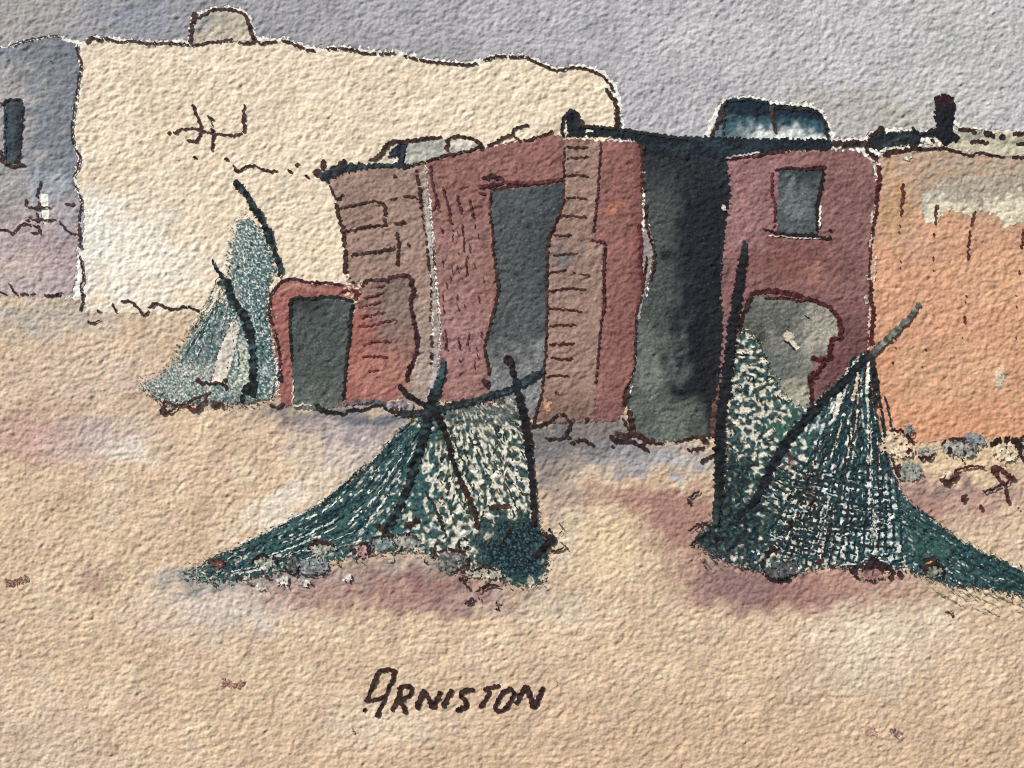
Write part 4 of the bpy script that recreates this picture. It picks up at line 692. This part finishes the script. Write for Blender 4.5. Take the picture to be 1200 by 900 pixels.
for i in range(90):       # knots and loops on the left half
    cx = rng.uniform(852, 940); cy = rng.uniform(410, 560)
    if cx > 885+(cy-400)*0.4: continue
    a = rng.uniform(0, 3.14); l = rng.uniform(3, 10)
    ls.append([[(cx, cy), (cx+l*.5*math.cos(a)+1, cy+l*.5*math.sin(a)), (cx+l*math.cos(a), cy+l*math.sin(a))], float(rng.uniform(1.2, 3)), [DT, C(34, 36, 30), C(64, 58, 36)][int(rng.integers(3))]])
for i in range(70):       # tail
    t = rng.uniform(0, 7); f = rng.uniform(0, 1); x0 = float(np.interp(t, range(8), TXX)); y0 = float(np.interp(t, range(8), TXY))+rng.uniform(2, 44)*(1-0.3*f)
    if x0 > 1210 and rng.random() < 0.5: continue
    l = rng.uniform(8, 26); ls.append([[(x0, y0), (x0+l*.5, y0+l*.26), (x0+l, y0+l*.48)], float(rng.uniform(1, 2.4)), [DT, C(30, 66, 66), C(56, 96, 90), C(190, 196, 182)][int(rng.choice(4, p=[.4, .3, .18, .12]))]])
for i in range(16):       # dry brush hairs under the tail and at the dark foot
    x0 = rng.uniform(1080, 1190); y0 = 688+0.12*(x0-1080)+rng.uniform(-4, 16); l = rng.uniform(10, 24)
    ls.append([[(x0, y0), (x0+l, y0+l*.5)], 1.1, C(110, 122, 104)])
    x0 = rng.uniform(815, 880); y0 = 640+rng.uniform(0, 18); ls.append([[(x0, y0), (x0+8, y0+12)], 1.2, C(76, 74, 82)])
strokes('mesh', ls, L_STR, DT, n, 1.6, dry=0.20)
strokes('tie', [[[(1013, 412), (1012, 430), (1011, 447), (1005, 460)], 3, C(60, 44, 38)], [[(1021, 414), (1023, 440), (1025, 462), (1024, 478)], [4, 6, 7, 5], C(38, 34, 36)], [[(1017, 420), (1016, 440), (1015, 462)], [3, 5, 4], WH], [[(1005, 436), (1002, 455), (998, 470)], [3, 5, 4], C(214, 186, 160)], [[(1000, 440), (995, 462), (990, 485)], 3, C(40, 52, 54)], [[(985, 452), (982, 472), (978, 490)], [4, 7, 4], C(206, 204, 190)], [[(1008, 470), (1004, 500), (998, 522)], 3, C(60, 40, 34)]], L_STR+0.2, INK, n, 3, dry=0.05)
strokes('foot_rope', [[[(894, 655), (893, 664), (902, 674), (914, 679), (926, 677)], [4, 5, 4, 5, 4], INKB], [[(896, 652), (902, 645), (908, 640)], 7, C(46, 30, 32)], [[(808, 640), (816, 632), (826, 624)], 3, INKB], [[(806, 622), (815, 616), (822, 613), (830, 612)], [2.4, 3, 4, 4], C(60, 32, 34)], [[(834, 626), (840, 631), (848, 632)], [5, 5, 4], C(30, 26, 28)], [[(806, 591), (808, 583), (820, 575)], [4, 4, 2], C(60, 40, 44)],
    [[(995, 670), (1004, 664), (1014, 662), (1022, 655), (1030, 661), (1038, 664), (1046, 671), (1040, 678)], [9, 7, 4, 7, 8, 6, 5, 4], C(52, 28, 30)], [[(1000, 674), (1005, 677)], 6, C(52, 28, 30)], [[(1013, 676), (1020, 680), (1026, 680)], 3.6], [[(1053, 668), (1054, 676)], [8, 6], C(48, 40, 42)], [[(1076, 662), (1084, 668), (1090, 676)], [5, 7, 9], C(50, 34, 34)], [[(1080, 658), (1092, 654), (1100, 662), (1106, 678)], [5, 7, 5, 5], C(44, 36, 34)], [[(1084, 660), (1092, 658)], 3, C(196, 154, 70)], [[(956, 660), (965, 655)], 6, C(80, 42, 40)]], L_STR+0.25, C(48, 30, 32), n, 4)
pole('tall dark upright pole at the corner of the dark wall', [(872, 282), (871, 296), (868, 315), (864, 340), (861, 362), (857, 385), (854, 415), (850, 445), (846, 475), (843, 510), (842, 545), (841, 580), (839, 605), (838, 617)], [5, 9, 10, 11, 11, 12, 13, 13, 10, 12, 13, 10, 10, 8], lambda x, y: mix(mix(const(C(28, 31, 36), x.shape), C(44, 66, 66), 0.7*sst(520, 600, y)*sst(844, 838, x)), C(56, 62, 66), 0.8*sst(300, 286, y)), 838, 620)
pole('long slanting pole, grey tipped, leaning over the corner of the orange wall', [(1077, 355), (1068, 368), (1056, 381), (1040, 396), (1026, 410), (1012, 422), (998, 436), (982, 454), (964, 470), (948, 486), (930, 506), (915, 527), (902, 550), (892, 572), (880, 590), (870, 600), (858, 606)], [5, 6, 8, 8, 9, 8, 10, 11, 10, 12, 12, 11, 10, 10, 9, 7, 7], lambda x, y: mix(const(C(27, 33, 38), x.shape), C(102, 104, 98), sst(1012, 1034, x)), 866, 610)
o = strokes('stick', [[(838, 470), (836, 490), (835, 512)]], L_STR, C(96, 62, 60), None, 8, 0.5, origin=W(np.float64(836), np.float64(512), np.float64(0)))
tag(o, 'short reddish stick against the foot of the upright pole', 'stick')

# ================================================================== stones along the feet of nets and walls
def ell(cx, cy, rx, ry, k=0, n=14):
    r = np.random.default_rng(int(cx*7+cy)); a = np.linspace(0, 2*np.pi, n, endpoint=False)
    q = 1+0.22*r.standard_normal(n)*0.6
    return [(float(cx+rx*q[i]*math.cos(a[i])), float(cy+ry*q[i]*math.sin(a[i]))) for i in range(n)]
def stone(label, cx, cy, rx, ry, colour, ink, group, arc=None, w=3.0, c2=None):
    o = wash('stone', ell(cx, cy, rx, ry), L_TOP-0.3, lambda x, y: grain(mix(const(colour, x.shape), c2 if c2 is not None else colour, sst(-0.3, 0.8, samp(EDGE1, x*.7, y*.7))), x, y, 0.16, 0.16), None, 1.9, extra=lambda x, y: samp(EDGE2, x*.8+33, y*.8) > -1.15, origin=W(np.float64(cx), np.float64(cy+ry), np.float64(0)))
    tag(o, label, 'stone', group)
    a0, a1 = arc if arc else (150, 400)
    r = np.random.default_rng(int(cx+cy))
    t = np.radians(np.linspace(a0, a1, 9))
    pts = [(float(cx+rx*1.02*math.cos(a)+r.uniform(-.8, .8)), float(cy+ry*1.05*math.sin(a)+r.uniform(-.8, .8))) for a in t]
    if w > 0: strokes('outline', [[pts, [w*.6, w, w*1.2, w, w*1.3, w*.7], ink]], L_TOP, ink, o, w, dry=0.16)
    return o
rng = np.random.default_rng(404); ls = []
for i in range(90):
    t = rng.uniform(0, 1); x0 = 232+330*t; y0 = np.interp(x0, [232, 300, 380, 440, 500, 562], [668, 664, 652, 640, 640, 664])+rng.uniform(-11, 15)
    a = rng.uniform(0, 6.28); q = rng.uniform(2.5, 7); sw = rng.uniform(1.2, 3.6)
    ls.append([[(float(x0+q*1.3*math.cos(a+sw*k/4)), float(y0+q*math.sin(a+sw*k/4))) for k in range(5)], [1.4, float(rng.uniform(1.6, 4)), 1.6], [C(58, 34, 32), C(40, 44, 48), C(90, 52, 50), C(96, 104, 106), C(176, 172, 158), C(120, 92, 88), C(30, 58, 60), C(26, 48, 52)][int(rng.integers(8))]])
o = strokes('rubble', ls, L_TOP-0.6, C(60, 50, 48), None, 3, 0.5, dry=0.12, origin=W(np.float64(400), np.float64(680), np.float64(0)))
tag(o, 'loose scribbled rubble along the foot of the middle net', 'rubble', None, 'stuff')
G1 = 'stones along the foot of the middle net'; G2 = 'stones along the foot of the orange wall'; G3 = 'stones under the right net'
BR = C(58, 32, 32)
stone('small rust brown stone at the far left tip of the middle net', 254, 660, 9, 5, C(108, 66, 58), BR, G1, (160, 380), 2.4)
stone('cream stone under a heavy black arc, left in the middle net foot', 311, 659, 13, 8, C(178, 176, 160), INKB, G1, (180, 370), 4.5, C(120, 132, 126))
stone('round black stone next to the blue grey one', 343, 662, 8, 10, C(52, 54, 54), INKB, G1, (0, 200), 3, C(110, 116, 112))
stone('blue grey stone in the middle net foot', 367, 664, 17, 10, C(112, 118, 120), C(62, 52, 52), G1, (20, 160), 2, C(132, 138, 142))
stone('pale stone below a brown arc under the dark left wing', 377, 643, 15, 8, C(170, 166, 148), BR, G1, (170, 330), 4.2, C(126, 130, 120))
stone('pink ringed round pebble under the left wing of the middle net', 424, 644, 8, 8, C(168, 116, 112), BR, G1, (90, 420), 3.4, C(190, 160, 150))
stone('grey teal stone with a dark left edge under the slim teal pole', 448, 637, 14, 9, C(104, 120, 122), C(60, 40, 40), G1, (180, 340), 2.6, C(134, 142, 140))
stone('smoky grey stone right of the grey teal one', 476, 634, 14, 9, C(122, 124, 122), C(60, 50, 48), G1, (200, 350), 2.4, C(166, 158, 146))
stone('large hatched dark grey stone at the pink bloom', 528, 657, 19, 13, C(84, 86, 86), BR, G1, (200, 430), 3.6, C(136, 134, 124))
stone('cream stone with a fine brown top below the dark net foot', 570, 672, 16, 7, C(186, 176, 152), BR, G1, (190, 330), 2.6, C(150, 146, 128))
stone('tiny pale ringed pebble beside the dark net foot', 544, 637, 6, 5, C(192, 190, 176), INKB, G1, (0, 330), 3)
for k, (cx, cy, rx, ry, lb) in enumerate([(307, 687, 6, 4, 'white pebble lowest under the left end of the middle net'), (332, 681, 9, 5, 'wide white pebble under the black round stone'), (357, 682, 7, 4, 'white pebble below the blue grey stone'), (407, 676, 6, 4, 'lone white pebble on the pink ground left of the pink bloom')]):
    stone(lb, cx, cy, rx, ry, C(198, 190, 180), INK, G1, None, 0)
stone('peach stone with a bold brown arc at the corner of the orange wall', 1048, 520, 19, 15, C(206, 176, 144), BR, G2, (250, 420), 4.6, C(214, 190, 158))
stone('little grey stone above the peach stone', 1064, 504, 6, 7, C(132, 134, 138), C(80, 80, 84), G2, (0, 90), 1.6)
stone('grey green stone with a dark left rim below the peach stone', 1065, 552, 15, 11, C(130, 136, 130), BR, G2, (140, 230), 6, C(150, 152, 142))
stone('flat pale grey stone beside the peach stone', 1084, 530, 10, 6, C(154, 150, 138), BR, G2, (20, 150), 4)
stone('broad grey stone with black flecks under the orange wall', 1124, 524, 22, 10, C(150, 146, 134), BR, G2, (190, 290), 3.6, C(156, 158, 150))
stone('upright grey stone crowning the broad grey one', 1141, 516, 13, 10, C(128, 132, 134), C(60, 50, 50), G2, (150, 220), 3)
stone('cream stone under the thickest dark arc at the right edge', 1177, 528, 18, 13, C(206, 184, 148), C(46, 30, 28), G2, (200, 375), 8, C(220, 200, 164))
stone('small cream pebble in the bend of the brown curl', 1107, 556, 9, 7, C(196, 170, 146), BR, G2, (20, 150), 4)
stone('grey stone cut off by the right edge of the wall foot', 1202, 526, 8, 16, C(150, 150, 142), BR, G2, (90, 250), 4)
stone('dark grey stone with a round black rim under the right net', 912, 668, 20, 10, C(72, 74, 78), INKB, G3, (30, 160), 3.4, C(96, 96, 98))
stone('grey ring shaped stone low in the tail of the right net', 1094, 669, 10, 9, C(122, 124, 112), C(46, 34, 34), G3, (180, 360), 4.4)
stone('dusky pink stone under the scalloped edge of the right net', 1022, 672, 13, 7, C(150, 104, 100), BR, G3, (180, 350), 3)
o = strokes('ink_fleck', [[[(1111, 523), (1112, 532)], [5, 7]], [[(1128, 531), (1131, 529)], 7], [[(1138, 526), (1140, 528)], 5], [[(1126, 538), (1128, 541)], 4]], L_TOP+0.2, C(44, 34, 32), None, 5, origin=W(np.float64(1124), np.float64(536), np.float64(0)))
tag(o, 'four black ink flecks on the broad grey stone', 'mark')
o = strokes('twig', [[[(1103, 560), (1106, 565), (1114, 565), (1118, 558), (1119, 552), (1128, 548), (1138, 546), (1153, 547)], [7, 6, 5, 5, 3, 4, 3, 2.4]]], L_TOP, C(84, 44, 36), None, 4, origin=W(np.float64(1120), np.float64(566), np.float64(0)))
tag(o, 'curled brown twig below the broad grey stone', 'twig')
o = strokes('dry_weed', [[[(1163, 555), (1164, 549), (1168, 545)], [9, 8, 4]], [[(1168, 546), (1176, 553), (1183, 558), (1188, 560)], [4, 6, 5, 4]], [[(1188, 560), (1180, 564), (1176, 572), (1178, 580), (1181, 590)], [3, 3.4, 3, 4, 5]], [[(1165, 553), (1170, 563), (1178, 567)], [5, 4, 3]], [[(1150, 576), (1160, 574), (1172, 568)], [3, 4, 5], C(50, 44, 46)], [[(1126, 588), (1128, 583), (1133, 580)], [6, 5, 3]], [[(1147, 597), (1149, 591)], [6, 4]], [[(1191, 594), (1193, 595)], 4]], L_TOP, C(78, 42, 36), None, 4, origin=W(np.float64(1175), np.float64(590), np.float64(0)))
tag(o, 'spiky dry brown weed on the ground at the right edge', 'weed')
o = strokes('dry_weed', [[[(545, 708), (550, 704), (555, 700)], [4, 6, 5]], [[(543, 683), (550, 688)], 3], [[(538, 680), (544, 676)], [6, 4]], [[(558, 694), (564, 689), (572, 686), (580, 685), (586, 687)], [2, 4, 5, 3.4, 2]], [[(560, 700), (563, 702)], 3.4]], L_TOP, C(58, 34, 30), None, 4, origin=W(np.float64(565), np.float64(706), np.float64(0)))
tag(o, 'broken dark weed stalks just under the middle net', 'weed')

# ================================================================== writing and spatter
o = strokes('handwritten_lettering', [[[(429, 823), (434, 810), (440, 795), (444, 787), (451, 784), (458, 784), (462, 788), (460, 797), (455, 807), (450, 820), (441, 840)], [4, 4, 5, 5, 5, 5, 5, 4, 4, 4.5, 6]], [[(427, 821), (438, 820), (448, 817), (452, 815)], 4.4], [[(426, 830), (429, 832)], 6],
    [[(459, 833), (464, 823), (470, 808)], 5], [[(466, 808), (472, 804), (479, 804), (483, 808), (480, 814), (472, 819), (467, 822)], 5], [[(468, 821), (473, 828), (476, 836)], 5.4], [[(488, 831), (492, 820), (497, 807)], 6], [[(497, 808), (502, 818), (507, 830)], 6], [[(507, 830), (512, 820), (516, 809)], 5.4], [[(519, 829), (524, 818), (530, 807)], 5.6],
    [[(556, 808), (548, 808), (541, 811), (541, 816), (546, 822), (545, 828), (539, 831), (534, 830)], [4.6, 5, 5, 5, 5, 6, 6, 6]], [[(566, 808), (576, 805), (586, 803)], 4.6], [[(574, 808), (571, 816), (566, 824), (561, 829)], [4.6, 4.6, 5, 6]], [[(598, 807), (590, 810), (584, 819), (580, 828), (583, 833), (590, 831), (597, 823), (602, 812), (599, 807), (594, 808)], 4.8],
    [[(604, 825), (610, 814), (617, 802)], 5.6], [[(617, 803), (621, 816), (625, 830)], 6], [[(625, 830), (631, 818), (637, 804)], 5.4]], L_INK, C(56, 33, 29), None, 5, 0.25, origin=W(np.float64(532), np.float64(840), np.float64(0)), rough=0.10)
tag(o, 'handwritten place name ARNISTON in dark brown ink on the bare sand', 'writing')
def speck(label, spots, colour):
    o = wash('paint_speck', [ell(a, b, w*0.62, w*0.5, n=10) for a, b, w in spots], L_PART, lambda x, y: grain(mix(const(colour, x.shape), C(190, 160, 138), 0.6*sst(0, 1.2, samp(GRAN, x, y))), x, y, 0.10), None, 1.6, origin=W(np.float64(spots[0][0]), np.float64(spots[0][1]), np.float64(0)))
    tag(o, label, 'speck', 'stray specks of paint')
PK = C(146, 98, 88)
speck('reddish brown pair of paint specks at the left edge', [(12, 683, 9), (20, 682, 9), (30, 679, 8)], C(124, 80, 74))
speck('pinkish twin paint speck to the left of the writing', [(265, 800, 9), (272, 803, 7), (282, 802, 8)], PK)
speck('faint pink paint speck low on the right', [(1018, 856, 9), (1022, 859, 9)], C(166, 122, 108)); speck('mauve twin dots right of the faint pink speck', [(1046, 856, 5), (1052, 860, 7)], C(112, 82, 84))
speck('black brown ink drop under the middle net', [(582, 706, 4), (584, 710, 5), (583, 714, 4)], C(50, 30, 28)); speck('tiny dark ink drop under the tail of the right net', [(1112, 718, 5), (1116, 720, 5)], C(74, 34, 32)); speck('tiny red fleck below the first letter', [(414, 856, 2.4), (417, 858, 2.4)], C(140, 60, 50)); speck('greyish dot right of the last letter', [(653, 801, 3.4)], C(150, 124, 96))


# ================================================================== light and camera
wd = bpy.data.worlds.new('World'); scn.world = wd; wd.use_nodes = True
nt = wd.node_tree; bg = nt.nodes['Background']
sky = nt.nodes.new('ShaderNodeTexSky'); sky.sky_type = 'NISHITA'; sky.sun_disc = False
SUN = np.array([-0.62, -0.46, 0.64]); SUN /= np.linalg.norm(SUN)
sky.sun_elevation = math.asin(SUN[2]); sky.sun_rotation = math.atan2(SUN[0], SUN[1])
nt.links.new(sky.outputs['Color'], bg.inputs['Color']); bg.inputs['Strength'].default_value = 0.07
ld = bpy.data.lights.new('sun', 'SUN'); ld.energy = 4.7; ld.angle = math.radians(0.5); ld.color = (1.0, 0.95, 0.88)
lo = bpy.data.objects.new('sun', ld); COL.objects.link(lo)
from mathutils import Vector
lo.rotation_euler = Vector((-SUN).tolist()).to_track_quat('-Z', 'Y').to_euler(); lo.location = (-1, -1, 1.5)
cd = bpy.data.cameras.new('camera'); cam = bpy.data.objects.new('camera', cd); COL.objects.link(cam)
cd.lens = 40; cd.sensor_width = 36; cd.clip_start = 0.005; cd.clip_end = 100
cam.location = (0, -1200*S*40/36, Z0); cam.rotation_euler = (math.radians(90), 0, 0)
scn.camera = cam
scn.render.engine = 'CYCLES'; scn.cycles.max_bounces = 4; scn.cycles.use_denoising = False; scn.cycles.filter_width = 1.15
vs = scn.view_settings; vs.view_transform = 'Standard'; vs.look = 'None'; vs.gamma = 1; vs.exposure = 0.42; vs.use_curve_mapping = False
